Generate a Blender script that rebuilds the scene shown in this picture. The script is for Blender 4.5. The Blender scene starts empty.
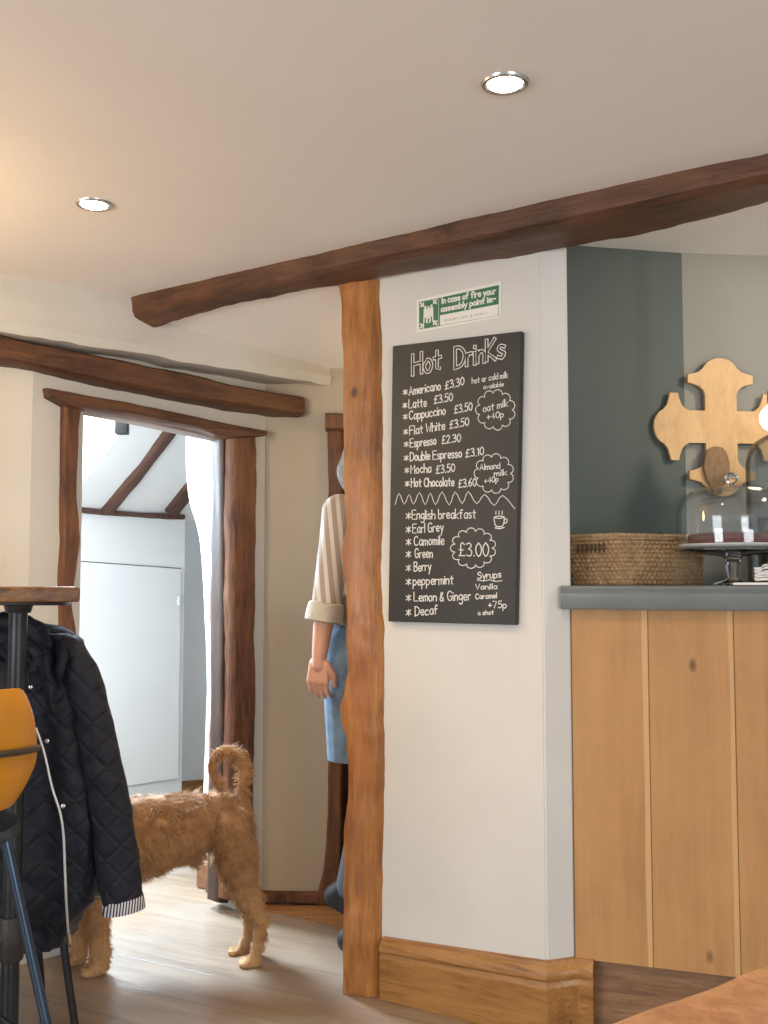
import bpy, bmesh, math, random
from mathutils import Vector, Matrix, noise
C = bpy.context.scene
COL = C.collection
random.seed(7)
PI = math.pi
V = Vector

# ------------------------------------------------------------------ camera maths
H = 1.2; FPX = 1050.0; PITCH = math.radians(3.87)
CAM = V((0, 0, H))
def ray(px, py):
    X = (px - 384) / FPX; Y = (512 - py) / FPX
    return V((X, math.cos(PITCH) - Y * math.sin(PITCH), math.sin(PITCH) + Y * math.cos(PITCH)))
def at_z(px, py, z=0.0):
    d = ray(px, py); return CAM + d * ((z - H) / d.z)
def at_y(px, py, y):
    d = ray(px, py); return CAM + d * (y / d.y)
class VPlane:                                   # upright plane through two ground points
    def __init__(s, p, q, off=0.0):
        s.p = V((p[0], p[1], 0)); s.q = V((q[0], q[1], 0))
        s.t = (s.q - s.p).normalized()
        n = V((-s.t.y, s.t.x, 0))
        if n.dot(s.p - V((0, 0, 0))) > 0: n = -n  # points to the camera
        s.n = n; s.p = s.p + n * off; s.q = s.q + n * off
    def hit(s, px, py, off=0.0):
        d = ray(px, py); k = (s.p + s.n * off - V((0, 0, 0))).dot(s.n) / V((d.x, d.y, 0)).dot(s.n)
        return CAM + d * k
    def shifted(s, off): return VPlane(s.p + s.n * off, s.q + s.n * off)
def meet(a, b):                                 # xy of the line where two upright planes meet
    A = a.p; ta = a.t; Bn = b.n
    k = (b.p - A).dot(Bn) / ta.dot(Bn); r = A + ta * k; return V((r.x, r.y, 0))

# ------------------------------------------------------------------ materials
def new_mat(name):
    m = bpy.data.materials.new(name); m.use_nodes = True
    nt = m.node_tree; b = nt.nodes['Principled BSDF']; return m, nt, b
def N(nt, t, **k):
    n = nt.nodes.new(t)
    for a, v in k.items(): setattr(n, a, v)
    return n
def mix_col(nt, fac, a, b, mode='MIX'):
    n = N(nt, 'ShaderNodeMix', data_type='RGBA', blend_type=mode)
    for i, s in ((0, fac), (6, a), (7, b)):
        if hasattr(s, 'is_linked') or hasattr(s, 'links'): nt.links.new(s, n.inputs[i])
        elif i == 0: n.inputs[0].default_value = s
        else: n.inputs[i].default_value = (*s, 1)
    return n.outputs[2]
def noise_fac(nt, vec, scale, detail=4, rough=.55, lo=.35, hi=.65, dist=0):
    n = N(nt, 'ShaderNodeTexNoise'); n.inputs['Scale'].default_value = scale
    n.inputs['Detail'].default_value = detail; n.inputs['Roughness'].default_value = rough
    n.inputs['Distortion'].default_value = dist
    nt.links.new(vec, n.inputs['Vector'])
    r = N(nt, 'ShaderNodeMapRange'); r.inputs[1].default_value = lo; r.inputs[2].default_value = hi
    nt.links.new(n.outputs['Fac'], r.inputs[0]); return r.outputs[0]
def bump(nt, b, h, strength=.3, dist=.01):
    n = N(nt, 'ShaderNodeBump'); n.inputs['Strength'].default_value = strength
    n.inputs['Distance'].default_value = dist
    nt.links.new(h, n.inputs['Height']); nt.links.new(n.outputs[0], b.inputs['Normal'])
def plain(name, col, rough=.6, metal=0.0, var=.12, scale=12, bmp=0, bdist=.003, bscale=None, spec=.5, coat=0, sheen=0):
    m, nt, b = new_mat(name)
    tc = N(nt, 'ShaderNodeTexCoord').outputs['Object']
    f = noise_fac(nt, tc, scale)
    c2 = tuple(min(1, c * (1 - var)) for c in col)
    nt.links.new(mix_col(nt, f, col, c2), b.inputs['Base Color'])
    b.inputs['Roughness'].default_value = rough; b.inputs['Metallic'].default_value = metal
    b.inputs['Specular IOR Level'].default_value = spec
    b.inputs['Coat Weight'].default_value = coat; b.inputs['Sheen Weight'].default_value = sheen
    if bmp: bump(nt, b, noise_fac(nt, tc, bscale or scale * 2, 6, .6, 0, 1), bmp, bdist)
    return m
def wood(name, light, dark, axis=(0, 0, 1), ring=22, rough=.5, knots=.0, stretch=.09, bmp=.25, coat=0, grain=.6, spec=.4):
    m, nt, b = new_mat(name)
    tc = N(nt, 'ShaderNodeTexCoord').outputs['Object']
    a = V(axis).normalized(); o = V((0, 0, 1)) if abs(a.z) < .9 else V((1, 0, 0))
    b1 = a.cross(o).normalized(); b2 = a.cross(b1)
    cmb = N(nt, 'ShaderNodeCombineXYZ')
    for i, (v, s) in enumerate(((a, stretch), (b1, 1), (b2, 1))):
        d = N(nt, 'ShaderNodeVectorMath', operation='DOT_PRODUCT'); nt.links.new(tc, d.inputs[0])
        d.inputs[1].default_value = tuple(v * s); nt.links.new(d.outputs['Value'], cmb.inputs[i])
    vec = cmb.outputs[0]
    g = noise_fac(nt, vec, ring * 1.6, 8, .66, .36, .64, .9)
    fine = noise_fac(nt, vec, ring * 9, 5, .65, .42, .62)
    big = noise_fac(nt, tc, 4.5, 4, .6, .42, .60)
    streaky = noise_fac(nt, vec, ring * 4, 3, .5, .58, .66, .3)
    c = mix_col(nt, g, dark, light)
    ks = N(nt, 'ShaderNodeMath', operation='MULTIPLY'); nt.links.new(streaky, ks.inputs[0]); ks.inputs[1].default_value = grain
    c = mix_col(nt, ks.outputs[0], c, tuple(x * .45 for x in dark))
    k = N(nt, 'ShaderNodeMath', operation='MULTIPLY'); nt.links.new(fine, k.inputs[0]); k.inputs[1].default_value = .1 + grain * .6
    c = mix_col(nt, k.outputs[0], c, tuple(x * .55 for x in dark))
    k2 = N(nt, 'ShaderNodeMath', operation='MULTIPLY'); nt.links.new(big, k2.inputs[0]); k2.inputs[1].default_value = .35
    c = mix_col(nt, k2.outputs[0], c, tuple(x * 1.15 for x in light))
    if knots:
        vo = N(nt, 'ShaderNodeTexVoronoi', feature='F1'); vo.inputs['Scale'].default_value = 9
        sc = N(nt, 'ShaderNodeVectorMath', operation='MULTIPLY_ADD'); sc.inputs[1].default_value = (.55 / stretch, 1, 1); sc.inputs[2].default_value = (.4, .2, .7)
        nt.links.new(vec, sc.inputs[0]); nt.links.new(sc.outputs[0], vo.inputs['Vector'])
        r = N(nt, 'ShaderNodeMapRange'); r.inputs[1].default_value = .05; r.inputs[2].default_value = .12
        r.inputs[3].default_value = knots; r.inputs[4].default_value = 0
        nt.links.new(vo.outputs['Distance'], r.inputs[0])
        c = mix_col(nt, r.outputs[0], c, tuple(x * .25 for x in dark))
    nt.links.new(c, b.inputs['Base Color'])
    b.inputs['Roughness'].default_value = rough; b.inputs['Coat Weight'].default_value = coat
    b.inputs['Coat Roughness'].default_value = .25; b.inputs['Specular IOR Level'].default_value = spec
    bump(nt, b, g, bmp, .004)
    return m
def emit(name, col, s):
    m, nt, b = new_mat(name)
    b.inputs['Base Color'].default_value = (*col, 1)
    b.inputs['Emission Color'].default_value = (*col, 1); b.inputs['Emission Strength'].default_value = s
    return m
def glass(name, tint=(1, 1, 1), rough=0.0):
    m, nt, b = new_mat(name)
    b.inputs['Base Color'].default_value = (*tint, 1); b.inputs['Transmission Weight'].default_value = 1
    b.inputs['Roughness'].default_value = rough; b.inputs['IOR'].default_value = 1.45
    return m
def stripes(name, a, bcol, axis, freq, rough=.8, duty=.5):
    m, nt, b = new_mat(name)
    tc = N(nt, 'ShaderNodeTexCoord').outputs['Object']
    d = N(nt, 'ShaderNodeVectorMath', operation='DOT_PRODUCT'); nt.links.new(tc, d.inputs[0]); d.inputs[1].default_value = tuple(V(axis) * freq)
    f = N(nt, 'ShaderNodeMath', operation='FRACT'); nt.links.new(d.outputs['Value'], f.inputs[0])
    g = N(nt, 'ShaderNodeMath', operation='GREATER_THAN'); nt.links.new(f.outputs[0], g.inputs[0]); g.inputs[1].default_value = duty
    nt.links.new(mix_col(nt, g.outputs[0], a, bcol), b.inputs['Base Color']); b.inputs['Roughness'].default_value = rough
    return m

M = {}
M['plaster'] = plain('white_plaster', (.64, .625, .585), .85, var=.05, scale=3, bmp=.25, bdist=.006, bscale=9)
M['plaster_b'] = plain('cream_plaster', (.60, .58, .53), .85, var=.06, scale=2.5, bmp=.35, bdist=.008, bscale=7)
M['rough_plaster'] = plain('rough_limewash', (.62, .62, .62), .9, var=.08, scale=5, bmp=1.0, bdist=.03, bscale=9)
M['back_white'] = plain('back_room_white', (.72, .71, .685), .8, var=.03, scale=2, bmp=.1, bdist=.004)
M['ceiling'] = plain('ceiling_paint', (.84, .81, .77), .9, var=.03, scale=2, bmp=.12, bdist=.005, bscale=5)
M['green'] = plain('dark_green_paint', (.066, .088, .077), .6, var=.1, scale=4, bmp=.1, bdist=.003)
M['grey'] = plain('grey_paint', (.245, .24, .21), .65, var=.04, scale=4, bmp=.1, bdist=.003)
M['cream'] = plain('cream_wall', (.47, .41, .32), .85, var=.06, scale=2.5, bmp=.3, bdist=.006, bscale=7)
M['gap'] = plain('gap_shade', (.10, .09, .08), .9)  # shade colour for the slit round the cupboard door

# ------------------------------------------------------------------ mesh helpers
def link_mesh(name, bm, mat, parent=None, smooth=True, mats=None, recalc=True):
    if recalc: bmesh.ops.recalc_face_normals(bm, faces=bm.faces)
    me = bpy.data.meshes.new(name)
    if parent is not None:
        bmesh.ops.translate(bm, verts=bm.verts, vec=-wloc(parent))
    bm.to_mesh(me); bm.free()
    for m in (mats or [mat]): me.materials.append(m)
    for p in me.polygons: p.use_smooth = smooth
    if smooth:
        try: me.set_sharp_from_angle(angle=math.radians(38))
        except Exception: pass
    o = bpy.data.objects.new(name, me); COL.objects.link(o)
    if parent is not None: o.parent = parent
    return o
def wloc(o):
    v = V((0, 0, 0))
    while o is not None: v = v + V(o.location); o = o.parent
    return v
def tag(o, label=None, cat=None, group=None, kind=None):
    for k, v in (('label', label), ('category', cat), ('group', group), ('kind', kind)):
        if v: o[k] = v
    return o
def thing(name, label, cat, loc, group=None):
    o = bpy.data.objects.new(name, None); COL.objects.link(o); o.location = loc
    o.empty_display_size = .1
    return tag(o, label, cat, group)
def structure(name, bm, mat, **k):
    return tag(link_mesh(name, bm, mat, **k), kind='structure')
def poly(bm, pts):
    vs = [bm.verts.new(p) for p in pts]; return bm.faces.new(vs)
def prism(bm, pts, vec):                        # polygon swept along vec, capped
    a = [bm.verts.new(p) for p in pts]; b = [bm.verts.new(V(p) + V(vec)) for p in pts]
    n = len(a); bm.faces.new(a); bm.faces.new(b[::-1])
    for i in range(n): bm.faces.new((a[i], b[i], b[(i + 1) % n], a[(i + 1) % n]))
def box(bm, c, s, rot=None, bev=0.0):
    t = bmesh.new(); bmesh.ops.create_cube(t, size=1)
    bmesh.ops.scale(t, verts=t.verts, vec=s)
    if bev: bmesh.ops.bevel(t, geom=t.edges[:], offset=bev, segments=2, profile=.5, affect='EDGES')
    mx = Matrix.Translation(c) @ (rot.to_4x4() if rot else Matrix.Identity(4))
    bmesh.ops.transform(t, verts=t.verts, matrix=mx); merge(bm, t)
def merge(bm, t):
    mp = {v: bm.verts.new(v.co) for v in t.verts}
    for f in t.faces:
        try: nf = bm.faces.new([mp[v] for v in f.verts]); nf.material_index = f.material_index
        except ValueError: pass
    t.free()
def frame_of(d):
    d = d.normalized(); u = V((0, 0, 1)) if abs(d.z) < .95 else V((1, 0, 0))
    a = d.cross(u).normalized(); return a, a.cross(d).normalized()
def tube(bm, pts, r, seg=16, caps=True, closed=False):
    pts = [V(p) for p in pts]; rs = r if isinstance(r, (list, tuple)) else [r] * len(pts)
    n = len(pts); rings = []; prev = None
    for i, p in enumerate(pts):
        if closed: d = pts[(i + 1) % n] - pts[i - 1]
        else: d = pts[min(i + 1, n - 1)] - pts[max(i - 1, 0)]
        d.normalize()
        if prev is None: a, b = frame_of(d)
        else:
            a = prev - d * prev.dot(d); a.normalize(); b = a.cross(d)
        prev = a
        rings.append([bm.verts.new(p + (a * math.cos(t) + b * math.sin(t)) * rs[i]) for t in [2 * PI * k / seg for k in range(seg)]])
    for i in range(n if closed else n - 1):
        A, B = rings[i], rings[(i + 1) % n]
        for k in range(seg): bm.faces.new((A[k], A[(k + 1) % seg], B[(k + 1) % seg], B[k]))
    if caps and not closed: bm.faces.new(rings[0][::-1]); bm.faces.new(rings[-1])
def lathe(bm, prof, c, seg=48, cap=True):
    rings = []
    for r, z in prof:
        if r < 1e-5: rings.append([bm.verts.new((c[0], c[1], c[2] + z))])
        else: rings.append([bm.verts.new((c[0] + r * math.cos(2 * PI * k / seg), c[1] + r * math.sin(2 * PI * k / seg), c[2] + z)) for k in range(seg)])
    for A, B in zip(rings, rings[1:]):
        for k in range(seg):
            l = (k + 1) % seg
            if len(A) == 1 and len(B) == 1: continue
            if len(A) == 1: bm.faces.new((A[0], B[l], B[k]))
            elif len(B) == 1: bm.faces.new((A[k], A[l], B[0]))
            else: bm.faces.new((A[k], A[l], B[l], B[k]))
def catmull(pts, sub=4):
    pts = [V(p) for p in pts]; out = []
    for i in range(len(pts) - 1):
        p0 = pts[max(i - 1, 0)]; p1 = pts[i]; p2 = pts[i + 1]; p3 = pts[min(i + 2, len(pts) - 1)]
        for k in range(sub):
            t = k / sub
            out.append(.5 * ((2 * p1) + (p2 - p0) * t + (2 * p0 - 5 * p1 + 4 * p2 - p3) * t * t + (3 * p1 - p0 - 3 * p2 + p3) * t ** 3))
    out.append(pts[-1]); return out
def timber(bm, sections, n=60, per=7, rough=.006, rnd=.18, seed=0, nscale=6.0):
    """hand hewn timber through sections of four corners; corners rounded, faces adzed"""
    S = [[V(p) for p in s] for s in sections]
    L = [0]
    for a, b in zip(S, S[1:]): L.append(L[-1] + (sum(b, V()) / 4 - sum(a, V()) / 4).length)
    rings = []
    for i in range(n + 1):
        t = L[-1] * i / n; j = 0
        while j < len(L) - 2 and L[j + 1] < t: j += 1
        k = (t - L[j]) / max(1e-9, L[j + 1] - L[j]); k = min(1, max(0, k))
        q = [S[j][m].lerp(S[j + 1][m], k) for m in range(4)]
        c = sum(q, V()) / 4; ring = []
        for m in range(4):
            A, B = q[m], q[(m + 1) % 4]
            for s in range(per):
                u = s / per; p = A.lerp(B, u)
                e = min(u, 1 - u) / rnd
                if e < 1: p = p.lerp(c, .12 * (1 - e) ** 2)
                nv = noise.noise(p * nscale + V((seed * 7.3, 0, 0))) + .5 * noise.noise(p * nscale * 3.1 + V((0, seed, 0)))
                p = p + (p - c).normalized() * rough * nv
                ring.append(bm.verts.new(p))
        rings.append(ring)
    for A, B in zip(rings, rings[1:]):
        for k in range(len(A)):
            l = (k + 1) % len(A); bm.faces.new((A[k], A[l], B[l], B[k]))
    bm.faces.new(rings[0][::-1]); bm.faces.new(rings[-1])
def plane_timber(bm, plane, rows, front, back, **k):
    """rows = (pxL,pyL,pxR,pyR) down or along the timber, drawn on a wall plane"""
    secs = []
    for a, b, c, d in rows:
        p = plane.hit(a, b, front); q = plane.hit(c, d, front)
        w = plane.n * (front - back)
        secs.append((p, q, q - w, p - w))
    timber(bm, secs, **k)
def blob(name, parts, mat, voxel, parent=None, smooth=6, sfac=.5):
    """parts: ('c',p,q,r1,r2) tapered capsules or ('e',centre,(rx,ry,rz),rot) ellipsoids, melted into one surface"""
    bm = bmesh.new()
    for P in parts:
        if P[0] == 'c':
            p, q, r1, r2 = V(P[1]), V(P[2]), P[3], P[4]
            t = bmesh.new(); d = q - p; a, b = frame_of(d); L = d.length; dn = d.normalized()
            prof = []
            for i in range(7): th = -PI / 2 + PI / 2 * i / 6; prof.append((math.cos(th) * r1, math.sin(th) * r1))
            for i in range(7): th = PI / 2 * i / 6; prof.append((math.cos(th) * r2, L + math.sin(th) * r2))
            rings = []
            for r, z in prof:
                if r < 1e-6: rings.append([bm.verts.new(p + dn * z)])
                else: rings.append([bm.verts.new(p + dn * z + (a * math.cos(2 * PI * k / 16) + b * math.sin(2 * PI * k / 16)) * r) for k in range(16)])
            for A, B in zip(rings, rings[1:]):
                for k in range(16):
                    l = (k + 1) % 16
                    if len(A) == 1: bm.faces.new((A[0], B[l], B[k]))
                    elif len(B) == 1: bm.faces.new((A[k], A[l], B[0]))
                    else: bm.faces.new((A[k], A[l], B[l], B[k]))
            t.free()
        else:
            t = bmesh.new(); bmesh.ops.create_icosphere(t, subdivisions=3, radius=1)
            mx = Matrix.Translation(P[1]) @ (P[3].to_4x4() if len(P) > 3 else Matrix.Identity(4)) @ Matrix.Diagonal((*P[2], 1))
            bmesh.ops.transform(t, verts=t.verts, matrix=mx); merge(bm, t)
    bmesh.ops.recalc_face_normals(bm, faces=bm.faces)
    me = bpy.data.meshes.new('tmp'); bm.to_mesh(me); bm.free()
    o = bpy.data.objects.new('tmp', me); COL.objects.link(o)
    r = o.modifiers.new('r', 'REMESH'); r.mode = 'VOXEL'; r.voxel_size = voxel
    s = o.modifiers.new('s', 'SMOOTH'); s.iterations = smooth; s.factor = sfac
    dg = bpy.context.evaluated_depsgraph_get(); dg.update()
    m2 = bpy.data.meshes.new_from_object(o.evaluated_get(dg)); bpy.data.objects.remove(o)
    bm = bmesh.new(); bm.from_mesh(m2); bpy.data.meshes.remove(m2)
    return link_mesh(name, bm, mat, parent)

# ------------------------------------------------------------------ layout of the room
A0 = at_z(384, 1000)                                     # foot of the chalkboard wall beside the post
SK = VPlane(A0, A0 + V((.839, -.545, 0)))                # face of the skirting
WA = SK.shifted(-.02)                                    # chalkboard wall
C0 = at_z(262, 903)
WC = VPlane(C0, C0 + V((1, -.03, 0)))                    # far wall with the second door
Z1 = 2.165                                               # main ceiling
b1 = at_z(0, 273, Z1); 
BX_r = WC.hit(330, 371)
BX = VPlane(b1, BX_r)                                    # face of the boxed bulkhead over the doorway
wb0 = at_y(0, 600, 3.33)
WB = VPlane(wb0, C0)                                     # doorway wall
FD = V((1, 0, 0)) * .82 + V((0, 1, 0)) * -.57; FD.normalize()
def ground(v): return V((v.x, v.y, 0))
beam_l = at_z(127, 297, Z1); beam_r = at_z(768, 152, Z1)

# floor: boards running along the beam's direction
def floor_mat():
    m, nt, b = new_mat('floor_boards')
    tc = N(nt, 'ShaderNodeTexCoord').outputs['Object']
    a = V((.88, -.475, 0)).normalized(); c = V((.475, .88, 0)).normalized()
    def dot(v):
        d = N(nt, 'ShaderNodeVectorMath', operation='DOT_PRODUCT'); nt.links.new(tc, d.inputs[0]); d.inputs[1].default_value = tuple(v); return d.outputs['Value']
    u = dot(a); w = dot(c * (1 / .19))
    fl = N(nt, 'ShaderNodeMath', operation='FLOOR'); nt.links.new(w, fl.inputs[0])
    fr = N(nt, 'ShaderNodeMath', operation='FRACT'); nt.links.new(w, fr.inputs[0])
    cm = N(nt, 'ShaderNodeCombineXYZ')
    ux = N(nt, 'ShaderNodeMath', operation='MULTIPLY'); nt.links.new(u, ux.inputs[0]); ux.inputs[1].default_value = .12
    nt.links.new(ux.outputs[0], cm.inputs[0]); 
    wx = N(nt, 'ShaderNodeMath', operation='MULTIPLY'); nt.links.new(w, wx.inputs[0]); wx.inputs[1].default_value = .19
    nt.links.new(wx.outputs[0], cm.inputs[1])
    fz = N(nt, 'ShaderNodeMath', operation='MULTIPLY'); nt.links.new(fl.outputs[0], fz.inputs[0]); fz.inputs[1].default_value = 3.7
    nt.links.new(fz.outputs[0], cm.inputs[2])
    g = noise_fac(nt, cm.outputs[0], 22, 8, .62, .3, .7, .5)
    wn = N(nt, 'ShaderNodeTexWhiteNoise', noise_dimensions='1D'); nt.links.new(fl.outputs[0], wn.inputs['W'])
    c1 = mix_col(nt, g, (.18, .120, .075), (.34, .245, .165))
    k = N(nt, 'ShaderNodeMath', operation='MULTIPLY'); nt.links.new(wn.outputs['Value'], k.inputs[0]); k.inputs[1].default_value = .3
    c1 = mix_col(nt, k.outputs[0], c1, (.26, .15, .08))
    worn = noise_fac(nt, tc, 2.1, 5, .6, .45, .7)
    k3 = N(nt, 'ShaderNodeMath', operation='MULTIPLY'); nt.links.new(worn, k3.inputs[0]); k3.inputs[1].default_value = .45
    c1 = mix_col(nt, k3.outputs[0], c1, (.36, .31, .26))
    # joints
    s = N(nt, 'ShaderNodeMath', operation='SUBTRACT'); nt.links.new(fr.outputs[0], s.inputs[0]); s.inputs[1].default_value = .5
    ab = N(nt, 'ShaderNodeMath', operation='ABSOLUTE'); nt.links.new(s.outputs[0], ab.inputs[0])
    gt = N(nt, 'ShaderNodeMapRange'); gt.inputs[1].default_value = .485; gt.inputs[2].default_value = .497; nt.links.new(ab.outputs[0], gt.inputs[0])
    c1 = mix_col(nt, gt.outputs[0], c1, (.11, .075, .05))
    nt.links.new(c1, b.inputs['Base Color'])
    b.inputs['Roughness'].default_value = .36; b.inputs['Specular IOR Level'].default_value = .6; b.inputs['Coat Weight'].default_value = .35; b.inputs['Coat Roughness'].default_value = .3
    bb = N(nt, 'ShaderNodeMath', operation='SUBTRACT'); nt.links.new(g, bb.inputs[0]); nt.links.new(gt.outputs[0], bb.inputs[1])
    bump(nt, b, bb.outputs[0], .25, .004)
    return m
bm = bmesh.new(); box(bm, V((0, 2.5, -.05)), (7.6, 11.4, .1)); structure('floor', bm, floor_mat(), smooth=False)

# main ceiling: near side of the beam
bd = (ground(beam_r) - ground(beam_l)).normalized()
bl = ground(beam_l) - bd * .4; br = ground(beam_r) + bd * 1.6
bm = bmesh.new()
Pm = [bl + V((.0, .1, 0)), br + V((0, .1, 0)), V((3.4, -3, 0)), V((-3.6, -3, 0)), V((-3.6, 1.3, 0))]
cw = ground(b1) + (ground(b1) - ground(BX_r)).normalized() * 2.6
Pm = [ground(beam_l) + V((-.05, .25, 0)), br + V((0, .1, 0)), V((3.6, -3, 0)), V((-3.7, -3, 0)), cw + V((0, .3, 0))]
prism(bm, [V((p.x, p.y, Z1)) for p in Pm], (0, 0, .12)); structure('ceiling', bm, M['ceiling'], smooth=False)

# box over the doorway
zb_l = BX.hit(0, 331).z; zb_r = BX.hit(330, 386).z
def bxw(o):                                                # wall ground point further left
    return ground(o)
lft = ground(b1) + (ground(b1) - ground(BX_r)).normalized() * 2.4
bm = bmesh.new()
top_pts = 40
P0, P1 = lft, ground(BX_r)
back = V((-.25, .95, 0)) * .0
rows = []
nn = 80
vs_f = []
for j in range(9):
    row = []
    for i in range(nn + 1):
        t = i / nn; g0 = P0.lerp(P1, t)
        zb = zb_l + (zb_r - zb_l) * ((t * (P1 - P0).length - 2.4) / ((P1 - P0).length - 2.4))
        z = zb + (Z1 + .06 - zb) * j / 8
        rag = noise.noise(V((t * 30, 1.5, 0))) * .008 + noise.noise(V((t * 90, 1.5, 0))) * .004
        if j == 0: z += rag
        off = .008 * noise.noise(V((t * 12, j * .6, 3))) + (.010 if j == 1 else 0)
        p = g0 + BX.n * off; row.append(bm.verts.new((p.x, p.y, z)))
    rows.append(row)
under = [bm.verts.new((v.co.x - BX.n.x * .26, v.co.y - BX.n.y * .26, v.co.z + .004)) for v in rows[0]]
rows = [under] + rows
for A, B in zip(rows, rows[1:]):
    for i in range(nn): bm.faces.new((A[i], A[i + 1], B[i + 1], B[i]))
structure('wall_bulkhead', bm, M['plaster_b'])

# low ceiling beyond the beam, and ceiling over the bar
zc = BX_r.z; zA = WA.hit(384, 278).z
bm = bmesh.new()
cl = BX.hit(150, 328)
pts = [V((cl.x, cl.y - .05, cl.z + .035)) - BX.n * .02, V((BX_r.x, BX_r.y, zc)) - BX.n * .02 + V((0, .06, 0)), V((.62, 4.1, zc + .02)), V((.56, 3.26, zA + .0)), V((.40, 2.95, zA + .03)), V((0.02, 3.03, zA + .012)), V((-.40, 3.27, 2.122))]
vs = [bm.verts.new(p) for p in pts]
cen = bm.verts.new(sum(pts, V()) / len(pts))
for i in range(len(vs)): bm.faces.new((vs[i], vs[(i + 1) % len(vs)], cen))
structure('ceiling_passage', bm, M['ceiling'])

# doorway wall: opening between the posts
ol = WB.hit(80, 600); orr = WB.hit(238, 600)
ztop_l = WB.hit(75, 400).z; ztop_r = WB.hit(262, 434).z
bm = bmesh.new()
wl = ground(wb0) + (ground(wb0) - ground(C0)).normalized() * 2.6 + V((-.25, .0, 0))
Cg = ground(C0) - WB.t * .0
th = -WB.n * .12
corner28 = ground(WB.hit(28, 600))
left_far = corner28 + (V((-.92, -.39, 0))).normalized() * 2.6
def wallseg(bm, p, q, z0, z1, t): prism(bm, [V((p.x, p.y, z0)), V((q.x, q.y, z0)), V((q.x, q.y, z1)), V((p.x, p.y, z1))], t)
wallseg(bm, ground(left_far), ground(corner28), 0, Z1 + .05, V((-.2, .3, 0)) * .4)
wallseg(bm, ground(corner28), ground(ol), 0, Z1 + .05, th)
wallseg(bm, ground(orr), ground(C0), 0, Z1 + .05, th)
ztop = min(ztop_l, ztop_r)
prism(bm, [V((ol.x, ol.y, ztop_l - .02)), V((orr.x, orr.y, ztop_r - .01)), V((orr.x, orr.y, Z1 + .05)), V((ol.x, ol.y, Z1 + .05))], th)
structure('wall_doorway', bm, M['plaster_b'], smooth=False)

# far wall with second door
dl = ground(WC.hit(336, 600)); 
bm = bmesh.new()
cL = ground(C0) - V((.06, 0, 0)); cR = ground(C0) + WC.t * 2.0 if WC.t.x > 0 else ground(C0) - WC.t * 2.0
sgn = 1 if WC.t.x > 0 else -1
dR = dl + WC.t * sgn * .66
zd = WC.hit(336, 424).z
wallseg(bm, cL, dl, 0, 2.3, V((0, .12, 0)))
wallseg(bm, dR, cR, 0, 2.3, V((0, .12, 0)))
wallseg(bm, dl, dR, zd, 2.3, V((0, .12, 0)))
structure('wall_far', bm, M['cream'], smooth=False)

# stub wall that carries the chalkboard
cornr = ground(WA.hit(546, 900)); e_end = None
EN = VPlane(cornr, cornr + V((.94, .34, 0)))
e_end = ground(EN.hit(572, 700))
G0 = V((.60, 3.33, 0))
pA = ground(WA.hit(372, 800))
stub = [pA, cornr, e_end, V((e_end.x + .028, 3.24, 0)), V((e_end.x + .035, 3.30, 0)), V((.40, 3.10, 0)), V((pA.x + .03, pA.y + .085, 0))]
bm = bmesh.new()
ang = math.atan2(1, 1)
prism(bm, [V((p.x, p.y, 0)) for p in stub], (0, 0, 2.28))
bmesh.ops.bevel(bm, geom=[e for e in bm.edges if abs(e.verts[0].co.z - e.verts[1].co.z) > 1], offset=.004, segments=2, affect='EDGES')
structure('wall_chalkboard', bm, M['plaster'], smooth=True)

# bar back wall: green then grey, very slightly hollow at the meeting line
def on_ray(px, d): r = ray(px, 583); return V((r.x / r.y * d, d, 0))
g_l = on_ray(560, 3.27); g_r = on_ray(688, 3.36); g_e = g_r + V((.985, .10, 0)) * 2.6
ZB = at_y(688, 253, g_r.y).z
bm = bmesh.new(); wallseg(bm, g_l, g_r, 0, ZB + .05, V((0, .1, 0))); structure('wall_bar_green', bm, M['green'], smooth=False)
bm = bmesh.new(); wallseg(bm, g_r, g_e, 0, ZB + .05, V((0, .1, 0))); structure('wall_bar_grey', bm, M['grey'], smooth=False)
bm = bmesh.new()
bq = ground(beam_l) + bd * 1.2 + V((.05, .12, 0))
prism(bm, [V((p.x, p.y, ZB)) for p in (ground(beam_l) + bd * 1.35 + V((0.05, .14, 0)), br + V((0, .08, 0)), V((3.6, 3.5, 0)), V((.5, 3.5, 0)), V((.5, 3.0, 0)))], (0, 0, .08))
structure('ceiling_bar', bm, M['ceiling'], smooth=False)

# ------------------------------------------------------------------ timbers
dark_light, dark_dark = (.20, .082, .036), (.075, .028, .014)
W_beam = wood('dark_beam_oak', (.155, .064, .027), (.050, .021, .011), bd, 16, .55, .0, .1, .5)
W_beamb = wood('passage_beam_oak', (.165, .070, .027), (.060, .023, .012), WB.t, 16, .55, 0, .1, .5)
W_jamb = wood('doorway_oak', (.20, .080, .032), (.065, .025, .013), (0, 0, 1), 16, .5, .0, .1, .4)
W_post = wood('golden_post_oak', (.44, .180, .040), (.235, .078, .016), (0, 0, 1), 15, .40, .9, .10, .45, coat=.15, grain=.45)
W_skirt = wood('honey_skirting', (.42, .205, .058), (.27, .115, .03), SK.t, 16, .38, 0, .08, .15, coat=.2)
W_oak = wood('pale_oak', (.45, .245, .092), (.35, .175, .062), (0, 0, 1), 5, .5, .9, .06, .1, grain=.06)

def vz(g, z): return V((g.x, g.y, z))
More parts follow.
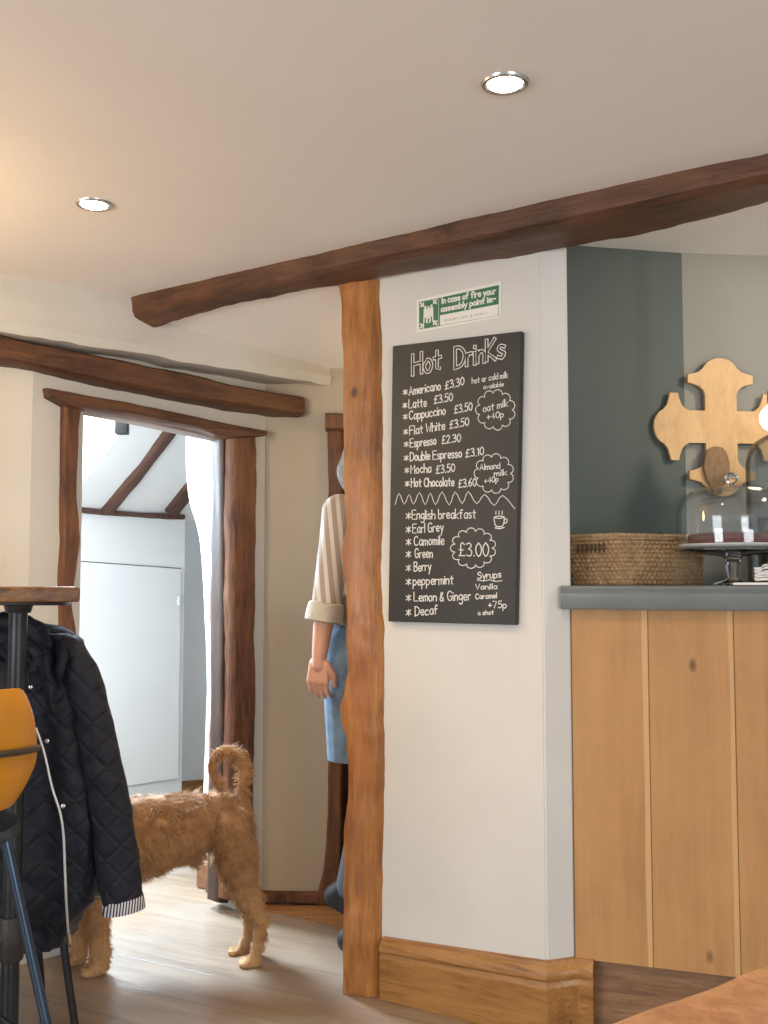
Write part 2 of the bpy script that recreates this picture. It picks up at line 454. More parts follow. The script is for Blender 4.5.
# the long ceiling beam
secs = []
back_l = ground(cl) ; 
for px_f, py_f, px_b, py_b, zb in ((127, 297, 150, 329, None), (250, 268.6, 262, 300, None), (372, 240.5, 384, 279, None), (480, 215.5, 492, 262, None), (560, 197, 575, 250, None), (660, 175, 672, 232, None), (768, 152, 780, 202, None), (980, 105, 1000, 140, None)):
    f = at_z(px_f, py_f, Z1)
    s = (ground(f) - ground(beam_l)).dot(bd)
    zbk = {0: 2.075}.get(0) + .045 * min(1, max(0, s / .95))
    bk = at_z(px_b, py_b, zbk)
    fd_ = ground(f)
    gb = ground(bk)
    zf = Z1 - .062 - .004 * math.sin(s * 5)
    secs.append((vz(fd_, Z1 + .05), vz(fd_ + V((.005, .012, 0)), zf), vz(gb, zbk), vz(gb, Z1 + .06)))
bm = bmesh.new(); timber(bm, secs, n=150, per=8, rough=.008, seed=3, nscale=7)
beam = structure('ceiling_beam', bm, W_beam); beam['label'] = 'long dark brown hewn oak beam crossing the ceiling above the golden post'

bm = bmesh.new()                                          # beam under the bulkhead
BB = BX.shifted(-.035)
plane_timber(bm, BB, [(-260, 280, -260, 306), (-120, 309, -120, 335), (0, 333, 0, 360), (60, 346, 60, 372), (120, 358, 120, 385), (180, 371, 180, 396), (240, 384, 240, 406), (305, 396, 305, 416)], 0, -.2, n=120, rough=.007, seed=5)
structure('beam_passage', bm, W_beamb)['label'] = 'dark oak beam along the bulkhead above the doorway'

bm = bmesh.new()                                          # door head and posts
plane_timber(bm, WB, [(49, 387, 51, 396), (72, 391, 72, 407), (130, 402, 130, 415), (200, 416, 200, 429), (235, 424, 235, 438), (268, 430, 267, 436)], .05, -.1, n=60, rough=.005, seed=8)
door = thing('door_1', None, None, ground(WB.hit(150, 600)))
door['kind'] = 'structure'; door['label'] = 'open doorway with irregular dark oak posts leading to a white back room'
link_mesh('door_head', bm, W_beamb, door)
bm = bmesh.new()
plane_timber(bm, WB, [(64, 400, 85, 404), (64, 430, 81, 430), (63, 470, 80, 470), (63, 500, 79, 500), (64, 540, 82, 540), (62, 572, 78, 572), (62, 600, 73, 600), (62, 630, 78, 630), (61, 660, 81, 660), (62, 720, 80, 720), (60, 800, 80, 800), (60, 880, 82, 880), (60, 945, 80, 950)], .03, -.12, n=90, rough=.006, seed=9)
link_mesh('door_post', bm, W_jamb, door)
bm = bmesh.new()
plane_timber(bm, WB, [(232, 436, 259, 434), (232, 470, 260, 470), (231, 520, 258, 520), (231, 600, 259, 600), (232, 640, 257, 640), (231, 700, 259, 700), (230, 760, 257, 760), (229, 820, 257, 820), (226, 900, 256, 903)], .035, -.12, n=90, rough=.006, seed=11)
link_mesh('door_post', bm, W_jamb, door)
bm = bmesh.new()
plane_timber(bm, WB, [(222, 434, 232, 436), (222, 600, 233, 600), (221, 760, 232, 760), (218, 903, 230, 903)], -.01, -.09, n=40, rough=.002, seed=12)
link_mesh('door_stop', bm, wood('dark_stop', (.07, .035, .02), (.035, .018, .012), (0, 0, 1), 18), door)
bm = bmesh.new()
plane_timber(bm, WB, [(84, 405, 84, 411), (150, 418, 150, 424), (224, 434, 224, 440)], -.02, -.1, n=20, rough=.002, seed=14)
link_mesh('head_lining', bm, plain('grey_brown_lining', (.26, .2, .16), .7), door)
bm = bmesh.new()
tube(bm, [WB.hit(228, 450, .0), WB.hit(228, 700, .0)], .004, 8)
link_mesh('draught_strip', bm, plain('pale_strip', (.55, .53, .5), .35, .3), door)

# far door with cap and plinth timbers
d2 = thing('door_2', None, None, WC.hit(345, 600) * 1.0); d2.location.z = 0
d2['kind'] = 'structure'; d2['label'] = 'dark oak framed doorway on the far wall half hidden behind the golden post'
bm = bmesh.new()
plane_timber(bm, WC, [(327, 424, 343, 424), (328, 520, 343, 520), (329, 640, 344, 640), (328, 760, 343, 760), (327, 830, 342, 830), (323, 870, 342, 870), (318, 893, 342, 893), (312, 905, 342, 905)], .03, -.1, n=90, rough=.006, seed=15)
link_mesh('door_post', bm, W_jamb, d2)
bm = bmesh.new()
plane_timber(bm, WC, [(325, 412, 325, 430), (360, 413, 360, 431), (480, 414, 480, 432), (560, 415, 560, 433)], .055, -.1, n=40, rough=.004, seed=16)
link_mesh('door_head', bm, W_jamb, d2)
bm = bmesh.new()
plane_timber(bm, WC, [(515, 424, 530, 424), (515, 905, 530, 905)], .03, -.1, n=40, rough=.005, seed=17)
link_mesh('door_post', bm, W_jamb, d2)
bm = bmesh.new(); wallseg(bm, dl + V((0, .09, 0)), dR + V((0, .09, 0)), 0, zd, V((0, .04, 0)))
link_mesh('door_panel', bm, wood('dark_door_oak', (.10, .045, .025), (.05, .022, .014), (0, 0, 1), 16), d2, smooth=False)
bm = bmesh.new()
plane_timber(bm, WC, [(256, 892, 256, 904), (290, 893, 290, 904), (330, 893, 330, 905)], .03, -.05, n=30, rough=.005, seed=18)
structure('trim_1', bm, W_jamb)['label'] = 'dark oak plinth timber at the foot of the far wall'

# worn orange threshold board in front of the far door
bm = bmesh.new()
prism(bm, [at_z(250, 906, .001), at_z(352, 907, .001), at_z(352, 931, .001), at_z(300, 918, .001), at_z(262, 911, .001)], (0, 0, .004))
structure('floor_threshold', bm, wood('threshold_wood', (.42, .20, .07), (.27, .11, .035), (1, 0, 0), 14, .4), smooth=False)
# golden post
rows = [(338, 281, 383, 281), (341, 320, 383.5, 320), (343, 360, 384, 360), (342.5, 400, 385, 400), (342, 435, 385.5, 435), (343, 468, 386, 468), (344.5, 496, 387, 500), (346, 526, 386.5, 526), (341.5, 550, 386, 550), (343, 572, 386, 572), (345.6, 600, 386, 600), (345, 640, 387.5, 640), (347.5, 668, 388, 668), (343, 690, 388, 690), (339, 707, 388, 707), (341, 722, 388, 722), (346, 738, 388, 738), (347.5, 790, 388, 790), (343.5, 840, 387.5, 840), (342.5, 900, 387, 900), (342, 950, 384.5, 950), (341.5, 994, 382.5, 998)]
secs = []
PF = WA
pl = VPlane(A0 + V((0, -.0, 0)), A0 + V((1, -.32, 0)))
for a, b, c, d in rows:
    p = pl.hit(a, b, .0); q = pl.hit(c, d, .0)
    q2 = p.lerp(q, .64) + V((0, -.012, 0))
    secs.append((p, q + V((0, .05, 0)), q + V((.0, .125, 0)), p + V((.015, .10, 0))))
bm = bmesh.new()
# five sided section: front face, angled right face, sides and back
S = []
for a, b, c, d in rows:
    zc_ = lambda v: v
    p = pl.hit(a, b); q = pl.hit(c, d); m = p.lerp(q, .66 + .05 * math.sin(b * .02)); 
    q = q + V((.027, .045, 0))
    S.append([p, m, q, q + V((.0, .06, 0)), p + V((.02, .10, 0))])
rings = []
n_ = 130; Lz = [s[0].z for s in S]
for i in range(n_ + 1):
    z = Lz[0] + (Lz[-1] - Lz[0]) * i / n_
    j = 0
    while j < len(S) - 2 and Lz[j + 1] > z: j += 1
    k = min(1, max(0, (Lz[j] - z) / (Lz[j] - Lz[j + 1])))
    k = k * k * (3 - 2 * k)
    q = [S[j][m].lerp(S[j + 1][m], k) for m in range(5)]
    for v in q: v.z = z
    c = sum(q, V()) / 5; ring = []
    for m in range(5):
        A, B = q[m], q[(m + 1) % 5]
        for s in range(7):
            u = s / 7; p = A.lerp(B, u); e = min(u, 1 - u) / .25
            if e < 1: p = p.lerp(c, .03 * (1 - e) ** 2)
            p += (p - c).normalized() * .005 * (noise.noise(p * 7) + .5 * noise.noise(p * 22)); p.z = z
            ring.append(bm.verts.new(p))
    rings.append(ring)
for A, B in zip(rings, rings[1:]):
    for k in range(35): bm.faces.new((A[k], A[(k + 1) % 35], B[(k + 1) % 35], B[k]))
bm.faces.new(rings[0]); bm.faces.new(rings[-1][::-1])
zmin = min(v.co.z for v in bm.verts)
for v in bm.verts:
    if v.co.z < zmin + .01: v.co.z = 0.001
structure('post_oak', bm, W_post)['label'] = 'golden brown wavy edged oak post left of the chalkboard'

# skirting: profile swept along the stub wall foot
def skirting(name, path, zs, mat, prof):
    bm = bmesh.new(); rings = []
    n = len(path)
    nor = []
    for i in range(n):
        ds = []
        if i > 0: ds.append((path[i] - path[i - 1]).normalized())
        if i < n - 1: ds.append((path[i + 1] - path[i]).normalized())
        ns = [V((d.y, -d.x, 0)) for d in ds]
        m = sum(ns, V()).normalized(); m = m / max(.3, m.dot(ns[0])); nor.append(m)
    for i in range(n):
        rings.append([bm.verts.new((path[i].x + nor[i].x * o, path[i].y + nor[i].y * o, z * zs[i])) for o, z in prof])
    for A, B in zip(rings, rings[1:]):
        for k in range(len(prof) - 1): bm.faces.new((A[k], A[k + 1], B[k + 1], B[k]))
    bm.faces.new(rings[0]); bm.faces.new(rings[-1][::-1])
    return structure(name, bm, mat)
prof = [(0.0005, .001), (.024, .001), (.024, .105), (.026, .112), (.026, .118), (.021, .124), (.021, .128), (.027, .134), (.028, .146), (.023, .153), (.014, .160), (.012, .168), (.0005, .170)]
hs = WA.hit(384, 936).z / .17
hs2 = WA.hit(546, 960).z / .17
s0 = ground(WA.hit(384, 900)); s2 = e_end + (e_end - cornr).normalized() * .042
skirting('baseboard_chalkboard', [s0, cornr, e_end, e_end + V((.943, -.332, 0)) * .05], [hs, hs2, hs2, hs2], W_skirt, prof)

# ------------------------------------------------------------------ back room through the doorway
BWt = WB.t
bw_p = at_z(165, 815)
BW = VPlane(bw_p, bw_p + BWt)
zt1 = BW.hit(80, 512).z; zt2 = BW.hit(185, 517).z
bwl = ground(BW.hit(20, 600)); bwr = ground(BW.hit(184, 600))
bm = bmesh.new()
prism(bm, [vz(bwl, 0), vz(bwr, 0), vz(bwr, zt2), vz(bwl, zt1)], -BW.n * .1)
structure('wall_back_room', bm, M['back_white'], smooth=False)
# recess wall beyond it
rc_p = at_z(195, 797); RW = VPlane(rc_p, rc_p + V((1, .55, 0)))
rl = ground(RW.hit(178, 600)); rr = ground(RW.hit(300, 600))
bm = bmesh.new(); wallseg(bm, rl, rr, 0, 2.6, -RW.n * .1)
structure('wall_back_recess', bm, M['back_white'], smooth=False)
bm = bmesh.new()
a_, b_ = ground(RW.hit(176, 600)), ground(RW.hit(250, 600))
prism(bm, [vz(a_, 0.001), vz(b_, .001), vz(b_, .075), vz(a_, .075)], RW.n * .02)
prism(bm, [vz(a_, .075), vz(b_, .075), vz(b_, .095), vz(a_, .095)], RW.n * .013)
structure('baseboard_back_room', bm, W_skirt, smooth=False)
# sloped roof plane rising toward the doorway
tl = BW.hit(80, 510); tr = BW.hit(186, 516)
up = (BW.n * .86 + V((0, 0, .51))).normalized()
hn = (tr - tl).normalized(); rn = hn.cross(up).normalized()
if rn.dot(CAM - tl) < 0: rn = -rn
def roof(px, py, off=0):
    d = ray(px, py); k = (tl + rn * off - CAM).dot(rn) / d.dot(rn); return CAM + d * k
e1 = hn; 
sk = [roof(60, 519), roof(83, 486), roof(123, 428), roof(121, 350), roof(60, 350)]
# slope as strips round the skylight
def rp(a, b): return tl + hn * a + up * b
def rc(p): q = p - tl; return q.dot(hn), (q - hn * q.dot(hn)).dot(up)
bm = bmesh.new()
k0 = [rc(roof(78, 492)), rc(roof(124, 424))]
A_ = rc(roof(83, 487)); B_ = rc(roof(123, 429))
xl = (A_[0] + B_[0]) / 2; 
sy0 = .02
def rpoly(l): prism(bm, [rp(*q) for q in l], -rn * .06)
sx0 = xl - .62; top = 1.9
yb = .07
rpoly([(-2.5, -.05), (2.2, -.05), (2.2, yb), (-2.5, yb)])
rpoly([(xl, yb), (2.2, yb), (2.2, top), (xl, top)])
rpoly([(-2.5, yb), (sx0, yb), (sx0, top), (-2.5, top)])
rpoly([(sx0, 1.15), (xl, 1.15), (xl, top), (sx0, top)])
structure('ceiling_back_slope', bm, M['back_white'], smooth=False)
bm = bmesh.new(); poly(bm, [rp(sx0, yb) - rn * .04, rp(xl, yb) - rn * .04, rp(xl, 1.15) - rn * .04, rp(sx0, 1.15) - rn * .04])
M['sky'] = emit('daylit_glass', (.86, .93, 1.0), 3.5)
w1 = thing('window_1', None, None, rp((sx0 + xl) / 2, .6)); w1['kind'] = 'structure'; w1['label'] = 'bright roof window in the slope of the back room'
link_mesh('pane', bm, M['sky'], w1, smooth=False)
bm = bmesh.new()
for q in ([(sx0, yb), (sx0 + .03, yb), (sx0 + .03, 1.15), (sx0, 1.15)], [(xl - .012, yb), (xl, yb), (xl, 1.15), (xl - .012, 1.15)]): prism(bm, [rp(*s) - rn * .035 for s in q], rn * .03)
link_mesh('window_frame', bm, M['back_white'], w1, smooth=False)
W_raft = wood('rafter_brown', (.12, .055, .035), (.07, .032, .022), up, 16, .6)
def rafter(pts, seed, nm='rafter'):
    bm = bmesh.new(); secs = []
    for l, r in pts:
        p = roof(*l, off=.03); q = roof(*r, off=.03); secs.append((p, q, q - rn * .08, p - rn * .08))
    timber(bm, secs, n=30, per=5, rough=.004, seed=seed); return structure(nm, bm, W_raft)
rafter([((102, 514), (113, 516)), ((140, 470), (149, 472)), ((168, 431), (180, 432)), ((196, 395), (208, 397))], 21, 'trim_2')['label'] = 'long brown rafter sloping up across the back room ceiling'
rafter([((166, 514), (179, 517)), ((186, 490), (197, 492)), ((215, 450), (227, 452))], 22, 'trim_3')['label'] = 'short brown rafter beside the rough white reveal'
bm = bmesh.new()
plane_timber(bm, BW, [(76, 506, 76, 512), (105, 510, 105, 515), (140, 513, 140, 517), (172, 514, 172, 519), (185, 515, 185, 519)], .03, -.02, n=40, rough=.004, seed=23)
structure('trim_4', bm, W_raft)['label'] = 'thin brown timber along the top of the back room wall'
bm = bmesh.new(); p = roof(122, 427, .04)
box(bm, p, (.055, .05, .065), bev=.004)
structure('trim_5', bm, plain('near_black', (.03, .025, .022), .6))['label'] = 'small black block at the edge of the roof window'
# flush cupboard door in the back wall
bm = bmesh.new()
def bq(px, py, o=.0): return BW.hit(px, py, o)
qd = [bq(40, 559, .001), bq(180, 569, .001), bq(180, 778, .001), bq(40, 786, .001)]
d3 = thing('door_3', None, None, ground(BW.hit(130, 600))); d3['kind'] = 'structure'; d3['label'] = 'flush white cupboard door in the back room wall'
zt = .5 * (qd[0].z + qd[1].z); zb_ = qd[2].z
x0g, x1g = ground(qd[0]), ground(qd[1])
prism(bm, [vz(x0g, zb_), vz(x1g, zb_), vz(x1g, qd[1].z), vz(x0g, qd[0].z)], BW.n * .012)
bmesh.ops.bevel(bm, geom=bm.edges[:], offset=.002, segments=2, affect='EDGES')
link_mesh('door_panel', bm, M['back_white'], d3)
bm = bmesh.new()  # raised dark strips paint the shade in the slit round the door
gw = .005
prism(bm, [vz(x1g, zb_), vz(x1g + BWt * gw, zb_), vz(x1g + BWt * gw, qd[1].z + gw), vz(x1g, qd[1].z + gw)], BW.n * .0025)
prism(bm, [vz(x0g, qd[0].z), vz(x1g, qd[1].z), vz(x1g, qd[1].z + gw), vz(x0g, qd[0].z + gw)], BW.n * .0025)
prism(bm, [vz(x0g, zb_), vz(x1g, zb_), vz(x1g, zb_ - .003), vz(x0g, zb_ - .003)], BW.n * .0025)
link_mesh('door_gap_shade', bm, M['gap'], d3, smooth=False)
bm = bmesh.new(); box(bm, bq(179, 601, .018), (.02, .02, .05), bev=.004); link_mesh('latch', bm, plain('latch_white', (.6, .6, .58), .4), d3)
# rough reveal of the thick wall, right of the opening
edge = [(430, 186), (450, 186), (470, 187), (490, 189), (503, 192), (515, 196), (535, 200), (560, 202), (600, 204), (650, 206), (700, 207), (760, 205), (820, 203), (880, 200), (896, 199)]
bm = bmesh.new(); rows = []
RV = WB.shifted(-.10)
nr = 70
for i in range(nr + 1):
    py = 418 + (893 - 418) * i / nr
    j = 0
    while j < len(edge) - 2 and edge[j + 1][0] < py: j += 1
    t = min(1, max(0, (py - edge[j][0]) / (edge[j + 1][0] - edge[j][0])))
    ex = edge[j][1] * (1 - t) + edge[j + 1][1] * t
    a = RV.hit(222, py); dpt = a.y + .42
    row = []
    b = at_y(ex, py, dpt)
    b.z = a.z
    for k in range(11):
        s = k / 10; p = a.lerp(b, s)
        p.z = a.z
        nv = noise.noise(p * 9) + .6 * noise.noise(p * 21)
        p += WB.t * (-.014 * nv * math.sin(PI * min(1, s + .12)))
        row.append(bm.verts.new(p))
    c_ = b + V((.10, .10, 0)); row.append(bm.verts.new(c_)); row.append(bm.verts.new(c_ + V((.5, .1, 0)))); 
    rows.append(row)
for v in rows[-1]: v.co.z = 0.0
for A, B in zip(rows, rows[1:]):
    for k in range(len(A) - 1): bm.faces.new((A[k], A[k + 1], B[k + 1], B[k]))
structure('wall_reveal', bm, M['rough_plaster'])
bm = bmesh.new()                                           # wooden step block at the foot of the reveal
s_ = at_z(196, 888); e_ = at_z(219, 892); hb = at_y(196, 862, s_.y).z
prism(bm, [vz(s_, 0.001), vz(e_, .001), vz(e_, hb), vz(s_, hb)], (.02, .16, 0))
bmesh.ops.bevel(bm, geom=bm.edges[:], offset=.006, segments=2, affect='EDGES')
structure('trim_6', bm, wood('step_wood', (.33, .17, .09), (.2, .09, .045), (1, 0, 0), 14))['label'] = 'brown wooden block at the foot of the rough reveal'
# back room side walls; a tall window in the left one lights the floor through the doorway
bt = BWt if BWt.x < 0 else -BWt
bwl2 = bwl + bt * 1.0
bm = bmesh.new(); prism(bm, [vz(bwl2, 0), vz(bwl, 0), vz(bwl, zt1), vz(bwl2, zt1)], -BW.n * .1)
structure('wall_back_far_left', bm, M['back_white'], smooth=False)
wn_p = bwl2 + BW.n * 0.0; wn_q = wn_p + BW.n * 1.62
inward = -bt
def wseg2(bm, s0, s1, z0, z1): wallseg(bm, wn_p.lerp(wn_q, s0), wn_p.lerp(wn_q, s1), z0, z1, bt * .1)
bm = bmesh.new()
wseg2(bm, 0, .16, 0, 2.9); wseg2(bm, .84, 1, 0, 2.9); wseg2(bm, .16, .84, 0, .75); wseg2(bm, .16, .84, 1.95, 2.9)
structure('wall_back_left', bm, M['back_white'], smooth=False)
w2 = thing('window_2', None, None, vz(wn_p.lerp(wn_q, .5), .75)); w2['kind'] = 'structure'; w2['label'] = 'tall bright window in the left wall of the back room'
bm = bmesh.new(); A1, A2 = wn_p.lerp(wn_q, .16) + bt * .06, wn_p.lerp(wn_q, .84) + bt * .06
poly(bm, [vz(A1, .75), vz(A2, .75), vz(A2, 1.95), vz(A1, 1.95)]); link_mesh('pane', bm, M['sky'], w2, smooth=False)
bm = bmesh.new()
for p, q_, z0, z1 in ((A1, A1.lerp(A2, .05), .75, 1.95), (A1.lerp(A2, .95), A2, .75, 1.95), (A1.lerp(A2, .48), A1.lerp(A2, .52), .75, 1.95), (A1, A2, .75, .80), (A1, A2, 1.90, 1.95)): wallseg(bm, p, q_, z0, z1, inward * .03)
link_mesh('window_frame', bm, M['back_white'], w2, smooth=False)
WIN = vz(wn_p.lerp(wn_q, .5), 1.35) + inward * .04
bm = bmesh.new()
wallseg(bm, ground(rr), ground(WC.hit(560, 600)) + V((0, .2, 0)), 0, 2.7, V((.1, .05, 0)))
structure('wall_back_right', bm, M['back_white'], smooth=False)

# ------------------------------------------------------------------ bar counter
CT = on_ray(570.5, 2.885); CT2 = CT + V((.943, -.332, 0)) * 2.6
CP = VPlane(CT, CT2)
zpt = CP.hit(640, 611).z; zpb = CP.hit(573, 958).z; zpb2 = CP.hit(740, 977).z
counter = thing('bar_counter', 'pale oak boarded bar counter front right of the chalkboard wall', 'bar counter', V((CT.x + .5, CT.y, 0)))
def oak_panel():
    m = W_oak.copy(); m.name = 'pale_oak_boards'; nt = m.node_tree; b = nt.nodes['Principled BSDF']
    src = b.inputs['Base Color'].links[0].from_socket
    tc = N(nt, 'ShaderNodeTexCoord').outputs['Object']
    d = N(nt, 'ShaderNodeVectorMath', operation='DOT_PRODUCT'); nt.links.new(tc, d.inputs[0])
    t = CP.t if CP.t.x > 0 else -CP.t
    bw = (ground(CP.hit(735, 700)) - ground(CP.hit(649, 700))).length
    off = ground(CP.hit(649, 700)) - V(counter.location); off.z = 0
    d.inputs[1].default_value = tuple(t / bw)
    s = N(nt, 'ShaderNodeMath', operation='SUBTRACT'); nt.links.new(d.outputs['Value'], s.inputs[0]); s.inputs[1].default_value = off.dot(t) / bw
    wv = noise_fac(nt, tc, 1.6, 2, .5, 0, 1)
    w2 = N(nt, 'ShaderNodeMath', operation='MULTIPLY'); nt.links.new(wv, w2.inputs[0]); w2.inputs[1].default_value = .10
    fr = N(nt, 'ShaderNodeMath', operation='FRACT'); nt.links.new(s.outputs[0], fr.inputs[0])
    ad = N(nt, 'ShaderNodeMath', operation='ADD'); nt.links.new(fr.outputs[0], ad.inputs[0]); nt.links.new(w2.outputs[0], ad.inputs[1])
    r = N(nt, 'ShaderNodeMapRange'); r.inputs[1].default_value = .925 + .05; r.inputs[2].default_value = .935 + .05; r.inputs[4].default_value = .6; nt.links.new(ad.outputs[0], r.inputs[0])
    c = mix_col(nt, r.outputs[0], src, (.62, .40, .19))
    fl = N(nt, 'ShaderNodeMath', operation='FLOOR'); nt.links.new(s.outputs[0], fl.inputs[0])
    wn = N(nt, 'ShaderNodeTexWhiteNoise', noise_dimensions='1D'); nt.links.new(fl.outputs[0], wn.inputs['W'])
    k = N(nt, 'ShaderNodeMath', operation='MULTIPLY'); nt.links.new(wn.outputs['Value'], k.inputs[0]); k.inputs[1].default_value = .25
    c = mix_col(nt, k.outputs[0], c, (.40, .22, .085))
    nt.links.new(c, b.inputs['Base Color']); return m, bw, t
mo, bw, ct = oak_panel()
bm = bmesh.new()
j1 = ground(CP.hit(649, 700)); 
cuts = [CT] + [j1 + ct * bw * i for i in range(0, 12)]
sl = (zpb2 - zpb) / (ground(CP.hit(740, 977)) - CT).length
for a, b in zip(cuts, cuts[1:]):
    zz = lambda g: zpb + sl * 0 * (g - CT).length
    t = bmesh.new(); prism(t, [vz(a + ct * .0006, zpb), vz(b - ct * .0006, zpb), vz(b - ct * .0006, zpt + .003), vz(a + ct * .0006, zpt + .003)], -CP.n * .022)
    bmesh.ops.recalc_face_normals(t, faces=t.faces)
    bmesh.ops.bevel(t, geom=[e for e in t.edges if abs(e.verts[0].co.z - e.verts[1].co.z) > .5], offset=.0015, segments=1, affect='EDGES')
    merge(bm, t)
link_mesh('boarded_front', bm, mo, counter)
bm = bmesh.new()
wallseg(bm, CT - ct * .0, CT2, 0.001, zpb + .02, -CP.n * .02); 
for v in bm.verts: v.co -= CP.n * .026
link_mesh('plinth', bm, wood('plinth_wood', (.30, .165, .085), (.17, .085, .04), ct, 14, .5), counter, smooth=False)
bm = bmesh.new(); wallseg(bm, CT + ct * .03, CT2, .05, zpt - .02, -CP.n * .03)
for v in bm.verts: v.co -= CP.n * .06
link_mesh('carcass', bm, W_oak, counter, smooth=False)
# worktop
ZT = 1.193
cl0 = ground(CP.hit(565, 600, .035))
bm = bmesh.new()
prof2 = [(0, zpt + .004), (.03, zpt + .004), (.036, zpt + .012), (.036, ZT - .022), (.030, ZT - .016), (.033, ZT - .008), (.028, ZT - .001), (.02, ZT), (-.02, ZT)]
L0 = CT - ct * .022; L1 = CT2
ringA = [bm.verts.new((L0.x + CP.n.x * o, L0.y + CP.n.y * o, z)) for o, z in prof2]
ringB = [bm.verts.new((L1.x + CP.n.x * o, L1.y + CP.n.y * o, z)) for o, z in prof2]
for k in range(len(prof2) - 1): bm.faces.new((ringA[k], ringA[k + 1], ringB[k + 1], ringB[k]))
bm.faces.new(ringA)
gl2 = V((e_end.x + .04, 3.26, 0)); gr2 = g_e - V((0, .01, 0))
tb = [vz(L0 - CP.n * .02, ZT), vz(L1 - CP.n * .02, ZT), vz(V((CT2.x + .3, 3.4, 0)), ZT), vz(g_r - V((0, .005, 0)), ZT), vz(gl2 + V((.0, -.03, 0)), ZT), vz(e_end + V((.012, .02, 0)), ZT)]
prism(bm, tb, (0, 0, -.03))
worktop = link_mesh('worktop', bm, plain('grey_gloss_paint', (.17, .19, .19), .28, var=.12, scale=7, bmp=.15, bdist=.002, coat=.3))
tag(worktop, 'grey painted bar worktop with a moulded front edge on the oak counter', 'worktop')

# ------------------------------------------------------------------ stroke lettering
G = {
 'A': '0,0 2,7 4,0|.8,2.4 3.2,2.4', 'C': '~3.8,5.8 2.6,7 .8,6 .1,3.5 .8,.8 2.4,0 3.8,1', 'D': '0,0 0,7|~0,7 2,6.8 3.8,5 3.9,2.5 2.5,.5 0,0',
 'E': '3.6,7 0,7 0,0 3.6,0|0,3.6 3,3.6', 'F': '0,0 0,7 3.6,7|0,3.8 2.8,3.8', 'G': '~3.8,5.8 2.4,7 .6,6 .1,3.2 1,.4 2.6,0 3.8,1.2 3.8,3|3.9,3.1 2.2,3.1',
 'H': '0,0 0,7|3.6,0 3.6,7|0,3.6 3.6,3.6', 'L': '0,7 0,0 3.4,0', 'M': '0,0 0.2,7 2,3 3.8,7 4,0', 'S': '~3.6,6 2,7 .4,5.8 1,4.2 3,3.2 3.8,1.6 2.2,0 .1,1',
 'B': '0,0 0,7|~0,7 2.6,6.8 3,5.2 1.6,3.8 0,3.6|~0,3.6 3,3.2 3.6,1.4 2,0 0,0', 'V': '0,7 1.9,0 3.8,7', 'W': '0,7 1.2,0 2.4,5 3.6,0 4.8,7', 'I': '0,0 0,7',
 'K': '0,0 0,7|3.4,7 0,3 3.6,0',
 'a': '~3,3.8 1.4,4.2 .1,2.2 1,.1 2.6,.8 3,3.4|3,4 3.1,0', 'b': '0,7 0,0|~0,3 1.6,4.1 3.1,2.2 1.8,0 0,.8', 'c': '~3,3.4 1.6,4.2 .1,2.2 1.2,.1 3,.6',
 'd': '3,7 3,0|~3,3 1.4,4.1 .1,2.1 1.3,0 3,.9', 'e': '~.2,2.1 2.9,2.3 2.2,4 .8,3.8 .1,2 1.2,0 2.9,.6', 'f': '~2.8,6.4 1.6,6.8 1,5.4 1,0|0,4 2.4,4',
 'g': '~3,3.6 1.4,4.1 .1,2.2 1.3,.4 3,1.4|~3,4 3,-1.6 1.6,-2.8 .2,-2', 'h': '0,7 0,0|~0,2.8 1.4,4 2.8,3 2.8,0', 'i': '.2,4 .2,0|.2,5.6 .25,5.9', 'k': '0,7 0,0|2.6,4 0,1.8 2.8,0',
 'l': '.2,7 .2,0', 'm': '0,4 0,0|~0,2.8 1,4 1.9,3 1.9,0|~1.9,2.8 3,4 3.9,3 3.9,0', 'n': '0,4 0,0|~0,2.8 1.4,4 2.7,3 2.7,0', 'o': '~1.5,4.1 .1,2.4 .8,.2 2.2,.1 3,2 2.3,3.8 1.4,4.1',
 'p': '0,4 0,-2.8|~0,3 1.6,4.1 3,2.2 1.7,0 0,.8', 'r': '0,4 0,0|~0,2.4 1,3.8 2.2,3.8', 's': '~2.6,3.6 1.2,4.1 .2,3.2 1.2,2.2 2.6,1.4 1.6,0 .1,.5', 't': '1.2,6 1.2,0.2 2.2,0|0,4 2.6,4',
 'u': '~0,4 .1,1 1.4,0 2.7,1.2|2.8,4 2.8,0', 'v': '0,4 1.4,0 2.8,4', 'w': '0,4 1,0 2,3.4 3,0 4,4', 'y': '0,4 1.5,.4|3,4 .8,-2.8', 'x': '0,4 2.6,0|2.6,4 0,0',
 '0': '~1.7,7 .2,5 .2,2 1.7,0 3.2,2 3.2,5 1.7,7', '1': '0.4,5.6 1.6,7 1.6,0', '2': '~.1,5.6 1.6,7 3,5.4 2,3 .1,0|.1,0 3.3,0', '3': '~.2,6.4 2,7 3,5.4 1.4,3.8|~1.4,3.8 3.3,2.6 2.4,.2 .1,.6',
 '4': '2.4,0 2.4,7 0,2.2 3.4,2.2', '5': '3,7 .6,7 .4,4|~.4,4 2.4,4.2 3.2,2.2 2,.1 .1,.5', '6': '~2.8,7 .8,4.6 .2,2 1.6,0 3.1,1.8 1.8,3.6 .4,2.4', '7': '0,7 3.2,7 1.2,0', '8': '~1.6,3.8 .3,5.4 1.6,7 3,5.4 1.6,3.8 .1,1.8 1.6,0 3.2,1.8 1.6,3.8',
 '£': '~3.3,6 2.2,7 1.1,5.8 1.2,3 .8,.6 0,0|0,0 3.4,0|.1,3.4 2.6,3.4', '.': '.2,0 .35,.25', '+': '1.5,1 1.5,5|0,3 3,3', '*': '0,1.6 3,5.4|3,1.6 0,5.4|1.5,.6 1.5,6.2', '&': '~3.4,0 .8,4.6 1.6,6.6 2.6,5.4 .3,2.4 .6,.2 2,.1 3.2,2.4', ' ': ''}
